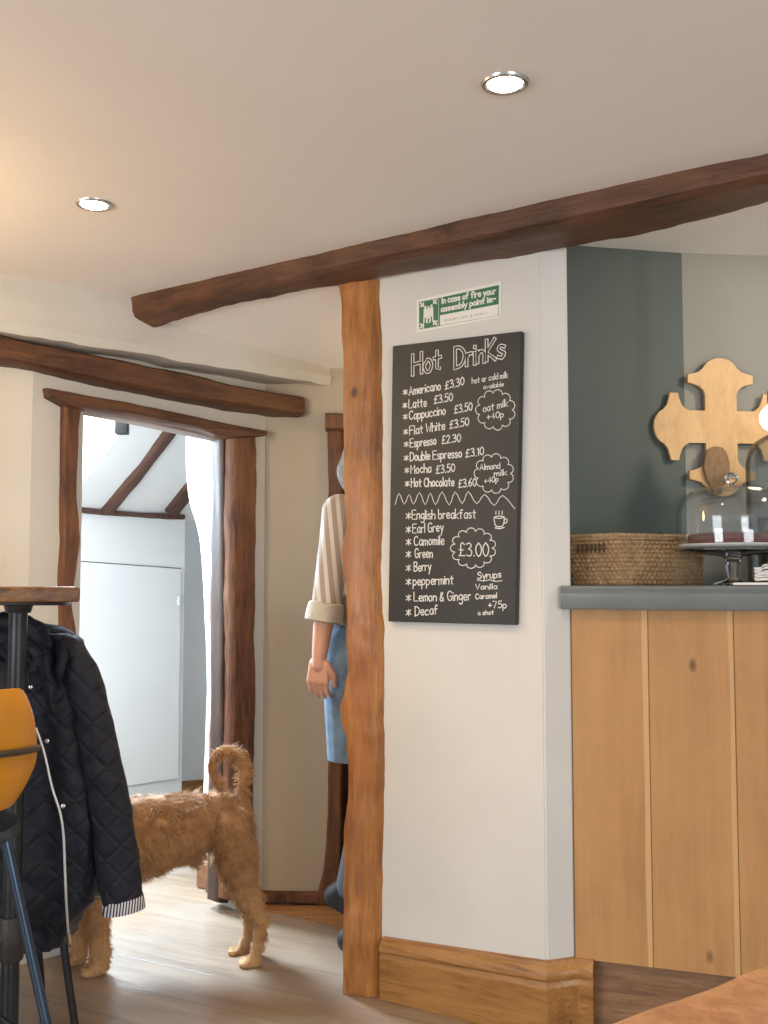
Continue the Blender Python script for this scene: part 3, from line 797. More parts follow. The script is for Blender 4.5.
def glyph_strokes(txt):
    x = 0; out = []
    for ch in txt:
        if ch == ' ': x += 2.2; continue
        w = 0
        for st in G[ch].split('|'):
            sm = st.startswith('~'); pts = [tuple(map(float, p.split(','))) for p in st.lstrip('~').split()]
            w = max(w, max(p[0] for p in pts))
            pts = [V((p[0] + x, p[1], 0)) for p in pts]
            if sm: pts = catmull(pts, 4)
            out.append(pts)
        x += w + 1.1
    return out, x - 1.1
def ribbon(bm, pts, w, n, lift):
    """flat painted stroke lying on a surface with normal n"""
    pts = [p for i, p in enumerate(pts) if i == 0 or (p - pts[i - 1]).length > 1e-6]
    if len(pts) < 2: return
    L, R = [], []
    for i, p in enumerate(pts):
        d = (pts[min(i + 1, len(pts) - 1)] - pts[max(i - 1, 0)]).normalized(); s = d.cross(n).normalized() * (w / 2)
        e = V() 
        if i == 0: e = -d * w * .4
        if i == len(pts) - 1: e = d * w * .4
        L.append(bm.verts.new(p + s + n * lift + e)); R.append(bm.verts.new(p - s + n * lift + e))
    for i in range(len(pts) - 1):
        bm.faces.new((L[i], L[i + 1], R[i + 1], R[i]))
def write(bm, plane, off, txt, x0, y0, x1, y1, cap, w, lift=.0006, jit=0.25):
    st, W = glyph_strokes(txt); rnd = random.Random(txt)
    P0 = plane.hit(x0, y0, off); P1 = plane.hit(x1, y1, off); P2 = plane.hit(x0, y0 - cap, off)
    ex = (P1 - P0) / W; ey = V((0, 0, 1)) * ((P2 - P0).length / 7)
    for s in st:
        jx, jy = rnd.uniform(-jit, jit) * .5, rnd.uniform(-jit, jit)
        ribbon(bm, [P0 + ex * (p.x + jx) + ey * (p.y + jy) for p in s], w, plane.n, lift)

# chalkboard
bd_pl = WA.shifted(.018)
q = [WA.hit(392.5, 346, .02), WA.hit(521.5, 331, .02), WA.hit(516, 625, .02), WA.hit(388, 621.5, .02)]
CBm = plain('chalkboard_black', (.026, .024, .020), .5, var=.35, scale=6, bmp=.05)
cb = thing('chalkboard', 'black menu chalkboard headed Hot Drinks on the white wall beside the post', 'chalkboard', (q[0] + q[2]) / 2)
bm = bmesh.new(); prism(bm, q, -WA.n * .019)
bmesh.ops.recalc_face_normals(bm, faces=bm.faces)
bmesh.ops.bevel(bm, geom=bm.edges[:], offset=.002, segments=2, affect='EDGES')
link_mesh('board', bm, CBm, cb)
CH = plain('chalk_ink', (.78, .77, .72), .8, var=.15, scale=60)
f1 = lambda x, y: (380 + x * .19531, 320 + y * .19536)
f2 = lambda x, y: (380 + x * .19531, 470 + y * .19536)
def wr(bm, f, t, a, b, c, d, cap, w=.0034): write(bm, WA, .0203, t, *f(a, b), *f(c, d), cap * .1953, w)
def part(name, bm, mat, parent, **k): return link_mesh(name, bm, mat, parent, recalc=False, smooth=False, **k)
for t, a, b, c, d in (('Hot', 168, 283, 310, 246), ('DrinKs', 385, 245, 636, 192)):
    bm = bmesh.new(); write(bm, WA, .0203, t, *f1(a, b), *f1(c, d), 20, .0115, .0004, .2)
    o = part('heading_word', bm, CH, cb)
    bm = bmesh.new(); write(bm, WA, .0203, t, *f1(a, b), *f1(c, d), 20, .0060, .0009, .2)
    part('letter_infill', bm, CBm, o)
bm = bmesh.new()
for l in ((f1, 'Americano', 150, 385, 310, 356, '£3.30', 335, 355, 430, 332), (f1, 'Latte', 148, 453, 238, 440, '£3.50', 278, 428, 372, 414), (f1, 'Cappuccino', 150, 511, 335, 482, '£3.50', 382, 478, 472, 462),
          (f1, 'Flat White', 152, 588, 332, 560, '£3.50', 358, 556, 455, 540), (f1, 'Espresso', 155, 652, 288, 636, '£2.30', 318, 633, 413, 622), (f1, 'Double Espresso', 155, 722, 418, 702, '£3.10', 440, 702, 530, 690),
          (f1, 'Mocha', 158, 785, 262, 779, '£3.50', 288, 786, 383, 776), (f2, 'Hot Chocolate', 160, 86, 380, 81, '£3.60', 402, 90, 492, 82)):
    f, t, a, b, c, d, pr, e, g, h, i = l
    wr(bm, f, '*', a - 30, b, a - 10, b - 2, 30, .0034); wr(bm, f, t, a, b, c, d, 43, .0036); wr(bm, f, pr, e, g, h, i, 40, .0031)
o = part('coffee_list', bm, CH, cb)
bm = bmesh.new()
for t, a, b, c, d in (('English breakfast', 165, 252, 490, 246), ('Earl Grey', 168, 322, 325, 314), ('Camomile', 175, 386, 328, 381), ('Green', 180, 449, 268, 448), ('Berry', 175, 519, 262, 513),
                      ('peppermint', 170, 590, 375, 583), ('Lemon & Ginger', 175, 672, 465, 666), ('Decaf', 180, 747, 295, 737)):
    wr(bm, f2, '*', 135, b + 2, 158, b, 38, .0031); wr(bm, f2, t, a, b, c, d, 46, .0031)
part('tea_list', bm, CH, cb)
bm = bmesh.new()
wr(bm, f1, 'hot or cold milk', 472, 326, 655, 294, 30, .0022); wr(bm, f1, 'available', 530, 354, 633, 338, 22, .0020)
part('milk_note', bm, CH, cb)
bm = bmesh.new()
wr(bm, f2, 'Syrups', 500, 556, 620, 550, 34, .0028); wr(bm, f2, 'Vanilla', 490, 612, 600, 608, 26, .0026); wr(bm, f2, 'Caramel', 490, 660, 598, 655, 26, .0026)
wr(bm, f2, '+75p', 555, 706, 648, 706, 34, .0026); wr(bm, f2, 'a shot', 502, 742, 582, 738, 22, .0024)
def curve_on(bm, f, pts, w, sub=4, smooth=True):
    P = [WA.hit(*f(*p), .0203) for p in pts]
    if smooth: P = catmull(P, sub)
    ribbon(bm, P, w, WA.n, .0006)
curve_on(bm, f2, [(498, 562), (530, 568), (560, 562), (590, 570), (626, 566)], .0022)
part('syrup_list', bm, CH, cb)
bm = bmesh.new()
zz = [(78, 178), (98, 120), (125, 175), (150, 125), (172, 175), (203, 115), (232, 178), (258, 118), (285, 178), (318, 112), (355, 180), (385, 112), (422, 172), (452, 110), (495, 172), (537, 125), (585, 182), (628, 130), (690, 198)]
curve_on(bm, f2, zz, .0022, 3)
part('zigzag_line', bm, CH, cb)
def cloud(f, cx, cy, rx, ry, n, w):
    bm = bmesh.new()
    for i in range(n):
        a0 = 2 * PI * i / n; a1 = 2 * PI * (i + 1) / n; am = (a0 + a1) / 2
        pts = []
        for k in range(9):
            s = k / 8; a = a0 + (a1 - a0) * s; r = .86 + .18 * math.sin(PI * s) ** .6 if 0 < s < 1 else .86
            pts.append((cx + rx * r * math.cos(a), cy + ry * r * math.sin(a)))
        curve_on(bm, f, pts, w, 2)
    return bm
bm = cloud(f1, 592, 460, 98, 100, 11, .0022); wr(bm, f1, 'oat milk', 528, 472, 656, 440, 36, .0026); wr(bm, f1, '+40p', 548, 512, 633, 496, 32, .0026)
part('oat_milk_bubble', bm, CH, cb)
bm = cloud(f2, 584, 18, 98, 98, 11, .0022); wr(bm, f2, 'Almond', 512, 0, 615, -8, 30, .0026); wr(bm, f2, 'milk', 585, 32, 650, 24, 28, .0026); wr(bm, f2, '+40p', 535, 70, 606, 58, 28, .0026)
part('almond_milk_bubble', bm, CH, cb)
bm = cloud(f2, 478, 400, 112, 100, 13, .0024); wr(bm, f2, '£3.00', 405, 440, 556, 444, 68, .0032)
part('tea_price_bubble', bm, CH, cb)
bm = bmesh.new()
curve_on(bm, f2, [(585, 242), (587, 268), (597, 288), (625, 288), (635, 268), (637, 240)], .003); curve_on(bm, f2, [(585, 242), (610, 236), (637, 240), (612, 248), (585, 242)], .0026)
curve_on(bm, f2, [(637, 252), (650, 252), (648, 268), (633, 274)], .003); curve_on(bm, f2, [(590, 296), (612, 300), (636, 294)], .003)
for x in (592, 608, 624): curve_on(bm, f2, [(x, 228), (x + 4, 222), (x, 216), (x + 3, 210)], .002)
part('cup_drawing', bm, CH, cb)

# fire assembly sign
fs = lambda x, y: (400 + x * .15625, 270 + y * .15625)
sg = thing('fire_assembly_sign', 'green and white fire assembly point sign above the chalkboard', 'sign', WA.hit(458, 307, .002))
def quad_prism(f, pts, o0, o1):
    bm = bmesh.new(); P = [WA.hit(*f(*p), o1) for p in pts]; prism(bm, P, -WA.n * (o1 - o0)); return bm
SW = plain('sign_white', (.78, .77, .70), .45, var=.03); SG = plain('sign_green', (.035, .17, .085), .4, var=.05)
link_mesh('backing', quad_prism(fs, [(106, 191), (648, 72), (642, 302), (108, 400)], .0, .0025), SW, sg, smooth=False)
link_mesh('green_panel', quad_prism(fs, [(122, 206), (633, 96), (630, 290), (122, 382)], .0025, .0031), SG, sg, smooth=False)
link_mesh('writing_strip', quad_prism(fs, [(256, 290), (630, 219), (627, 289), (256, 355)], .0031, .0037), SW, sg, smooth=False)
bm = bmesh.new()
def sgw(t, a, b, c, d, cap, w, o=.0033): write(bm, WA, o, t, *fs(a, b), *fs(c, d), cap * .156, w, .0003, 0)
G['-'] = '0,3 2.4,3'; G[':'] = '.3,.2 .3,.8|.3,3.4 .3,4'; G['I'] = '0,0 0,7'
sgw('In case of fire your', 270, 214, 612, 150, 38, .0042); sgw('assembly point is:-', 264, 268, 612, 199, 36, .0042)
ribbon(bm, [WA.hit(*fs(247, 182), .0033), WA.hit(*fs(247, 358), .0033)], .0012, WA.n, .0003)
part('sign_lettering', bm, SW, sg)
bm = bmesh.new()
def sp(pts, w): ribbon(bm, [WA.hit(*fs(*p), .0033) for p in pts], w, WA.n, .0003)
for i, (x, y0, w) in enumerate(((162, 252, .0075), (202, 244, .0075), (182, 254, .0105))):
    k = .0003 * (i + 1)
    def sq(pts, w): ribbon(bm, [WA.hit(*fs(*p), .0033 + k) for p in pts], w, WA.n, .0003)
    sq([(x, y0 - 17), (x, y0 - 8)], .0065); sq([(x, y0 + 6), (x, y0 + 44)], w + .004)
    sq([(x - 8, y0 + 46), (x - 8, y0 + 84)], .0040); sq([(x + 8, y0 + 44), (x + 8, y0 + 82)], .0040)
for (a, b), (c, d), s in (((132, 212), (150, 232), 1), ((234, 190), (216, 212), 1), ((130, 372), (150, 348), 1), ((236, 350), (216, 328), 1)):
    sp([(a, b), (c, d)], .005); sp([(c, b), (c, d), (a, d)], .005)
part('people_symbol', bm, SW, sg)
bm = bmesh.new()
PEN = None
for t, a, b, c, d in (('anbem lom g anlow', 282, 330, 560, 280),): sgw(t, a, b, c, d, 18, .0009, .0038)
part('handwriting', bm, plain('pen_grey', (.25, .23, .25), .7), sg)

# ------------------------------------------------------------------ recessed ceiling lights
def downlight(px, py, label):
    c = at_z(px, py, Z1); t = thing('ceiling_light', label, 'ceiling light', c, 'recessed ceiling lights')
    return t, c
dlm = plain('brushed_nickel', (.55, .52, .48), .28, 1.0, var=.05)
dle = emit('lamp_lens', (1, .86, .66), 45)
t0, c0 = downlight(505, 83, 'round recessed ceiling light nearer the bar side, lit, in a nickel ring')
bm = bmesh.new(); lathe(bm, [(.034, .012), (.034, -.003), (.038, -.006), (.044, -.005), (.047, 0), (.047, .004), (.034, .012)], c0, 40); link_mesh('ring', bm, dlm, t0)
bm = bmesh.new(); lathe(bm, [(0, -.0105), (.012, -.0100), (.024, -.0075), (.0325, -.002), (.0325, .006), (0, .006)], c0, 32); link_mesh('lens', bm, dle, t0)
t1 = t0.copy(); COL.objects.link(t1); t1.location = at_z(94, 204, Z1); t1['label'] = 'round recessed ceiling light over the doorway side, lit, glowing on a warm patch of ceiling'
for ch in list(t0.children): k = ch.copy(); COL.objects.link(k); k.parent = t1
def lamp(kind, name, loc, energy, col, **k):
    l = bpy.data.lights.new(name, kind); l.energy = energy; l.color = col
    for a, v in k.items(): setattr(l, a, v)
    o = bpy.data.objects.new(name, l); o.location = loc; COL.objects.link(o); return o
def aim(o, target): o.rotation_euler = (V(target) - V(o.location)).to_track_quat('-Z', 'Y').to_euler()
WARM = (1, .74, .46)
for i, t in enumerate((t0, t1)):
    s = lamp('SPOT', 'ceiling_spot', V(t.location) + V((0, 0, -.03)), 22, WARM, spot_size=math.radians(120), spot_blend=.8, shadow_soft_size=.04)

# ------------------------------------------------------------------ things on the bar
WICK = None
def wicker_mat():
    m, nt, b = new_mat('seagrass_weave')
    tc = N(nt, 'ShaderNodeTexCoord').outputs['Object']
    f = noise_fac(nt, tc, 70, 5, .7, .3, .7); g = noise_fac(nt, tc, 9, 3, .5, .4, .6)
    c = mix_col(nt, f, (.20, .115, .05), (.50, .34, .18)); 
    k = N(nt, 'ShaderNodeMath', operation='MULTIPLY'); nt.links.new(g, k.inputs[0]); k.inputs[1].default_value = .4
    c = mix_col(nt, k.outputs[0], c, (.30, .17, .08)); nt.links.new(c, b.inputs['Base Color']); b.inputs['Roughness'].default_value = .8
    bump(nt, b, f, .5, .003); return m
WICK = wicker_mat()
kc = on_ray(617, 2.90); kr = on_ray(706, 3.03); kdir = (kr - kc).normalized(); kperp = V((-kdir.y, kdir.x, 0))
kd2 = (on_ray(572, 3.02) - kc).normalized()
Lr = (kr - kc).length; Ll = .17
kb = [kc, kr, kr + kd2 * Ll, kc + kd2 * Ll]
zk = at_y(617, 535, 2.90).z
kcen = sum(kb, V()) / 4
bas = thing('wicker_basket', 'woven seagrass basket on the grey bar worktop beside the glass cake dome', 'basket', vz(kcen, ZT))
bm = bmesh.new()
nper, nrow = 300, 60
def basket_path(u, inset=0.0):
    # rounded quadrilateral
    L = [(kb[(i + 1) % 4] - kb[i]).length for i in range(4)]; T = sum(L); d = (u % 1) * T; i = 0
    while d > L[i]: d -= L[i]; i += 1
    p = kb[i].lerp(kb[(i + 1) % 4], d / L[i])
    return kcen + (p - kcen) * (1 - inset / .2)
pr_ = [basket_path(i / nper) for i in range(nper)]
for _ in range(5): pr_ = [(pr_[i - 1] + pr_[i] * 2 + pr_[(i + 1) % nper]) / 4 for i in range(nper)]
rings = []
for j in range(nrow + 1):
    s = j / nrow; z = ZT + .002 + (zk - ZT - .004) * s; ring = []
    for i, p in enumerate(pr_):
        o = (p - kcen).normalized()
        row = s * 11
        wv = .0035 * math.sin(PI * row) ** 2 + .003 * math.sin(i * PI / 2.5 + PI * math.floor(row))
        if s > .93: wv = .005
        fl = 1 - .05 * (1 - s)
        q_ = kcen + (p - kcen) * fl + o * (wv + .002 * noise.noise(p * 40 + V((0, 0, s * 9)))); ring.append(bm.verts.new((q_.x, q_.y, z + .002 * noise.noise(p * 9) * s)))
    rings.append(ring)
inner = [bm.verts.new(v.co + (kcen - V((v.co.x, v.co.y, 0))).normalized() * .012) for v in rings[-1]]; rings.append(inner)
rings.append([bm.verts.new((v.co.x, v.co.y, ZT + .01)) for v in inner])
for A, B in zip(rings, rings[1:]):
    for i in range(nper): bm.faces.new((A[i], A[(i + 1) % nper], B[(i + 1) % nper], B[i]))
bm.faces.new(rings[-1])
link_mesh('woven_body', bm, WICK, bas)
bm = bmesh.new()                                            # rope rim
rimp = [V((p.x, p.y, zk)) + (p - kcen).normalized() * .002 for p in pr_]
tube(bm, rimp, [.006 + .0012 * math.sin(i * 1.9) for i in range(len(rimp))], 8, closed=True)
link_mesh('rim', bm, WICK, bas)
bm = bmesh.new()                                            # handle slot on the left face
hc = kc + kd2 * .085; nl = V((-kd2.y, kd2.x, 0)); 
if nl.dot(V((0, 0, 0)) - kc) < 0: nl = -nl
for k in range(7):
    p = hc + kd2 * (-.045 + .015 * k) + nl * .004
    tube(bm, [vz(p, zk - .047), vz(p + nl * .002, zk - .035), vz(p, zk - .022)], .003, 6)
link_mesh('handle_slot', bm, plain('dark_weave', (.09, .05, .025), .9, var=.3), bas)
bm = bmesh.new()
bp = vz(on_ray(655, 3.06), zk - .01)
box(bm, bp + V((0, 0, .012)), (.055, .02, .012), Matrix.Rotation(-.12, 3, 'Y'), bev=.004); box(bm, bp + V((.02, 0, .018)), (.02, .018, .016), bev=.004); box(bm, bp + V((0, 0, -.055)), (.03, .015, .13), bev=.004)
tag(link_mesh('black_clip', bm, plain('black_plastic', (.02, .02, .02), .4)), 'small black plastic item poking out of the woven basket', 'clip')

GL = glass('clear_glass')
def thin_glass(name, edge, body, lo):
    m = bpy.data.materials.new(name); m.use_nodes = True; nt = m.node_tree; nt.nodes.clear()
    o = N(nt, 'ShaderNodeOutputMaterial'); t = N(nt, 'ShaderNodeBsdfTransparent'); g = N(nt, 'ShaderNodeBsdfGlossy'); g.inputs['Roughness'].default_value = .02
    lw = N(nt, 'ShaderNodeLayerWeight'); lw.inputs[0].default_value = .5
    r = N(nt, 'ShaderNodeMapRange'); r.inputs[1].default_value = lo; r.inputs[2].default_value = 1.0; nt.links.new(lw.outputs['Facing'], r.inputs[0])
    nt.links.new(mix_col(nt, r.outputs[0], body, edge), t.inputs['Color'])
    pw = N(nt, 'ShaderNodeMath', operation='POWER'); nt.links.new(lw.outputs['Facing'], pw.inputs[0]); pw.inputs[1].default_value = 4
    f = N(nt, 'ShaderNodeMath', operation='MULTIPLY_ADD'); nt.links.new(pw.outputs[0], f.inputs[0]); f.inputs[1].default_value = .4; f.inputs[2].default_value = .045
    mx = N(nt, 'ShaderNodeMixShader'); nt.links.new(f.outputs[0], mx.inputs[0]); nt.links.new(t.outputs[0], mx.inputs[1]); nt.links.new(g.outputs[0], mx.inputs[2]); nt.links.new(mx.outputs[0], o.inputs[0]); return m
TG = thin_glass('thin_clear_glass', (.66, .70, .70), (.985, .99, .99), .80)
TJ = thin_glass('thin_dark_edged_glass', (.05, .07, .075), (.88, .90, .91), .55)
gc = vz(on_ray(733.5, 2.865), ZT)
stand = thing('cake_stand', 'glass cake stand with a white plate on the bar worktop', 'cake stand', gc)
bm = bmesh.new()
lathe(bm, [(0, .001), (.050, .001), (.055, .004), (.050, .008), (.026, .013), (.014, .022), (.017, .034), (.019, .05), (.020, .066), (.026, .078), (.08, .084), (.140, .090), (.152, .094), (.153, .098), (.150, .099), (.136, .0945), (.05, .089), (0, .089)], gc, 64)
link_mesh('glass_pedestal', bm, GL, stand)
bm = bmesh.new()
lathe(bm, [(0, .0995), (.08, .0995), (.120, .1005), (.141, .108), (.143, .111), (.139, .1125), (.12, .106), (.08, .1035), (0, .1035)], gc, 64)
link_mesh('white_plate', bm, plain('white_china', (.8, .78, .74), .2, var=.02), stand)
cake = thing('cake', 'dark red brown cake under the glass dome', 'cake', gc + V((0, 0, .106)))
bm = bmesh.new(); lathe(bm, [(0, .1075), (.105, .1075), (.115, .111), (.119, .124), (.116, .138), (.09, .1425), (.04, .141), (0, .142)], gc, 72)
for v in bm.verts: v.co += V((1, 1, .5)) * .003 * noise.noise(v.co * 60)
link_mesh('sponge', bm, plain('dark_cake', (.11, .030, .018), .6, var=.6, scale=30, bmp=.8, bdist=.006), cake)
bm = bmesh.new(); lathe(bm, [(.1165, .118), (.122, .1215), (.1185, .125)], gc, 72); link_mesh('filling', bm, plain('red_jam', (.16, .012, .012), .25), cake)
dome = thing('cake_dome', 'clear glass cake dome with a round knob covering the cake', 'glass dome', gc + V((0, 0, .11)))
bm = bmesh.new()
R_ = .1475; base_ = .1138; Hd = .158
op = [(R_ - .0005, base_), (R_, base_ + .01), (R_, base_ + .085), (.143, base_ + .108), (.130, base_ + .128), (.108, base_ + .144), (.078, base_ + .153), (.04, base_ + .157), (.012, base_ + .159)]
ip = [(r - .003 if r > .02 else 0, z - .003 if i > 2 else z) for i, (r, z) in enumerate(op)]
lathe(bm, op + [(0, base_ + .1595)], gc, 72)
lathe(bm, [(0, base_ + .155)] + [(r, z) for r, z in ip[::-1] if r > 0] + [op[0]], gc, 72)
bmesh.ops.remove_doubles(bm, verts=bm.verts, dist=1e-5)
link_mesh('glass_cover', bm, TG, dome)
bm = bmesh.new(); lathe(bm, [(0, base_ + .1598), (.008, base_ + .160), (.008, base_ + .166), (.015, base_ + .171), (.018, base_ + .180), (.016, base_ + .189), (.008, base_ + .195), (0, base_ + .196)], gc, 32); link_mesh('knob', bm, GL, dome)
jc = vz(on_ray(790, 3.13), ZT)
jar = thing('glass_jar', 'tall round shouldered glass jar behind the cake dome at the right', 'glass jar', jc)
hj = at_y(760, 433, 3.13).z - ZT
bm = bmesh.new(); rj = .118
lathe(bm, [(0, .002), (rj - .01, .002), (rj, .012), (rj, hj - .09), (rj - .008, hj - .055), (rj - .028, hj - .025), (rj - .06, hj - .006), (0, hj), (0, hj - .005), (rj - .062, hj - .011), (rj - .032, hj - .030), (rj - .0125, hj - .058), (rj - .005, hj - .09), (rj - .005, .016), (rj - .012, .008), (0, .008)], jc, 64)
link_mesh('glass_body', bm, TJ, jar)
bm = bmesh.new(); lathe(bm, [(0, .0095), (rj - .03, .0095), (rj - .03, .20), (rj - .04, .206), (0, .206)], jc, 48)
link_mesh('steel_inner', bm, plain('steel', (.45, .45, .47), .18, 1.0), jar)
# pendant bulb above it
pc = at_y(774, 418, 3.05)
pend = thing('pendant_lamp', 'bare round lit bulb hanging at the right edge in front of the wooden cross', 'pendant lamp', V((pc.x, pc.y, ZB)))
bm = bmesh.new(); tube(bm, [V((pc.x, pc.y, ZB)), V((pc.x, pc.y, pc.z + .07))], .003, 8); link_mesh('cord', bm, plain('black_cord', (.02, .02, .02), .6), pend)
bm = bmesh.new(); lathe(bm, [(0, .09), (.012, .09), (.018, .078), (.018, .045), (.014, .04), (0, .04)], pc, 24); link_mesh('socket', bm, plain('brass', (.5, .33, .12), .3, 1.0), pend)
bm = bmesh.new(); lathe(bm, [(0, -.04)] + [(.04 * math.sin(PI * k / 14), -.04 * math.cos(PI * k / 14)) for k in range(1, 13)] + [(.014, .04), (0, .042)], pc, 32); link_mesh('bulb', bm, emit('bulb_glow', (1, .88, .68), 14), pend)
# folded napkins
nc = vz(on_ray(756, 2.745), ZT)
NP = plain('napkin_white', (.74, .72, .68), .8, var=.04, scale=20, bmp=.3)
ts = ct
nap = thing('napkin_stack', 'white folded napkins on a flat white tray on the bar worktop', 'napkins', nc)
bm = bmesh.new(); box(bm, nc + V((.02, -.015, .005)), (.16, .07, .007), Matrix.Rotation(math.atan2(ct.y, ct.x), 3, 'Z'), bev=.002); link_mesh('tray', bm, NP, nap)
bm = bmesh.new()
for k in range(9):
    t = bmesh.new(); bmesh.ops.create_grid(t, x_segments=12, y_segments=8, size=.5)
    rz = Matrix.Rotation(math.atan2(ct.y, ct.x) + random.uniform(-.12, .12), 3, 'Z')
    for v in t.verts:
        x, y = v.co.x, v.co.y; w = V((x * .10, y * .06, .003 * noise.noise(V((x * 3, y * 3, k))) - .008 * (x < -.3) * (k / 9)))
        v.co = rz @ w + nc + V((.048, -.01, .013 + k * .0048))
    e = bmesh.ops.extrude_face_region(t, geom=t.faces[:]); bmesh.ops.translate(t, verts=[g for g in e['geom'] if isinstance(g, bmesh.types.BMVert)], vec=(0, 0, .0034)); merge(bm, t)
link_mesh('napkins', bm, NP, nap)

# wooden cross on the wall
GP = VPlane(g_r, g_e)
cx0 = GP.hit(721.5, 427, .03); tt = GP.t if GP.t.x > 0 else -GP.t
sc_ = (GP.hit(738, 427, .03) - GP.hit(705, 427, .03)).length / 33 / 6
arm = [(94, 94), (94, 94), (190, 94), (215, 104), (236, 128), (250, 165), (256, 195), (303, 195), (311, 160), (323, 122), (333, 116)]
arc = [(318 + 84 * math.cos(a), 105 * math.sin(a)) for a in [PI / 2 - .12 - k * (PI / 2 - .12) / 9 for k in range(1, 10)]]
half = arm[1:] + arc
armp = half + [(d, -w) for d, w in half[::-1][1:]]
out = []
for r in range(4):
    for d, w in armp:
        a = r * PI / 2; x = d * math.cos(a) + w * math.sin(a); y = d * math.sin(a) - w * math.cos(a)
        out.append((x, y))
bm = bmesh.new(); cl_ = []
for x, y in out:
    p = cx0 + tt * (x * sc_) + V((0, 0, 1)) * (y * sc_)
    if not cl_ or (p - cl_[-1]).length > 1e-4: cl_.append(p)
if (cl_[0] - cl_[-1]).length < 1e-4: cl_.pop()
prism(bm, cl_, -GP.n * .014)
bmesh.ops.recalc_face_normals(bm, faces=bm.faces); bmesh.ops.triangulate(bm, faces=[f for f in bm.faces if len(f.verts) > 4])
cr = link_mesh('wooden_cross', bm, wood('pale_birch', (.64, .41, .19), (.54, .32, .14), (0, 0, 1), 8, .5, 0, .3, .1, grain=.12))
oc = GP.hit(717, 468, .045); bm = bmesh.new()  # unidentified brown oval over the lower arm, built as a thin slab
ol_ = [(-13, 0), (-12, 8), (-10, 16), (-5, 20), (0, 21), (6, 20), (10, 15), (13, 6), (13, -4), (9, -14), (5, -20), (4, -25), (-4, -25), (-5, -20), (-10, -12)]
prism(bm, [oc + tt * (x * sc_ * 6) + V((0, 0, y * sc_ * 6)) for x, y in ol_], -GP.n * .012)
bmesh.ops.recalc_face_normals(bm, faces=bm.faces)
bmesh.ops.bevel(bm, geom=bm.edges[:], offset=.002, segments=2, affect='EDGES')
tag(link_mesh('brown_oval', bm, wood('oval_brown', (.26, .155, .07), (.19, .11, .05), (0, 0, 1), 11, .6, 0, .2, .1)), 'small brown oval plaque on the lower arm of the wooden cross', 'plaque')
tag(cr, 'pale wooden cross with flared rounded arms on the bar wall', 'cross')

# ------------------------------------------------------------------ high table on the left
tz = at_y(60, 587, 2.45).z; tzb = at_y(60, 602, 2.45).z
BLK = plain('black_pipe', (.035, .037, .04), .38, .6, var=.25, scale=20, bmp=.1)
tb_e = at_y(80, 594, 2.45); pp = at_y(17.5, 650, 2.62)
TR = Matrix.Rotation(math.radians(17.5), 3, 'Z')
def tl_(x, y, z): return V((tb_e.x, 2.45, 0)) + TR @ V((x, y, 0)) + V((0, 0, z))
table = thing('high_table', 'dark topped high bar table on black pipe legs', 'table', V((pp.x - .35, 2.62, 0)))
bm = bmesh.new()
box(bm, tl_(-.55, .25, (tz + tzb) / 2), (1.1, .5, tz - tzb), TR, bev=.006)
link_mesh('table_top', bm, wood('walnut_top', (.25, .12, .045), (.10, .045, .018), (1, 0, 0), 14, .4), table)
zt_ = at_y(17, 937, 2.62).z
for i, dx in enumerate((0, -.80)):
    x = pp.x + dx; y_ = 2.62 + dx * .315
    bm = bmesh.new()
    tube(bm, [V((x, y_, 0.012)), V((x, y_, tzb - .01))], .0225, 24)
    link_mesh('leg', bm, BLK, table)
    bm = bmesh.new()
    lathe(bm, [(0, 0), (.075, 0), (.078, .006), (.05, .012), (.034, .016), (.032, .03), (0, .03)], V((x, y_, 0.001)), 32); link_mesh('foot_flange', bm, BLK, table)
    bm = bmesh.new(); box(bm, V((x + .02, y_, tzb - .006)), (.20, .07, .010), bev=.003); lathe(bm, [(0, 0), (.03, 0), (.036, .02), (0, .02)], V((x, y_, tzb - .03)), 24); link_mesh('top_flange', bm, BLK, table)
    bm = bmesh.new()
    tube(bm, [V((x, y_, zt_ - .055)), V((x, y_, zt_ - .05)), V((x, y_, zt_ + .045)), V((x, y_, zt_ + .05))], [.028, .031, .031, .028], 24)
    sgn_ = -1 if i == 0 else 1
    tube(bm, [V((x, y_, zt_)), V((x + sgn_ * .045, y_ + sgn_ * .014, zt_)), V((x + sgn_ * .05, y_ + sgn_ * .0157, zt_))], [.026, .031, .028], 24)
    link_mesh('pipe_tee', bm, plain('cast_iron', (.055, .048, .045), .55, .5, var=.3, scale=30, bmp=.2) if i == 0 else bpy.data.materials['cast_iron'], table)
bm = bmesh.new(); tube(bm, [V((pp.x, 2.62, zt_)), V((pp.x - .80, 2.62 - .80 * .315, zt_))], .0225, 20); link_mesh('cross_pipe', bm, BLK, table)

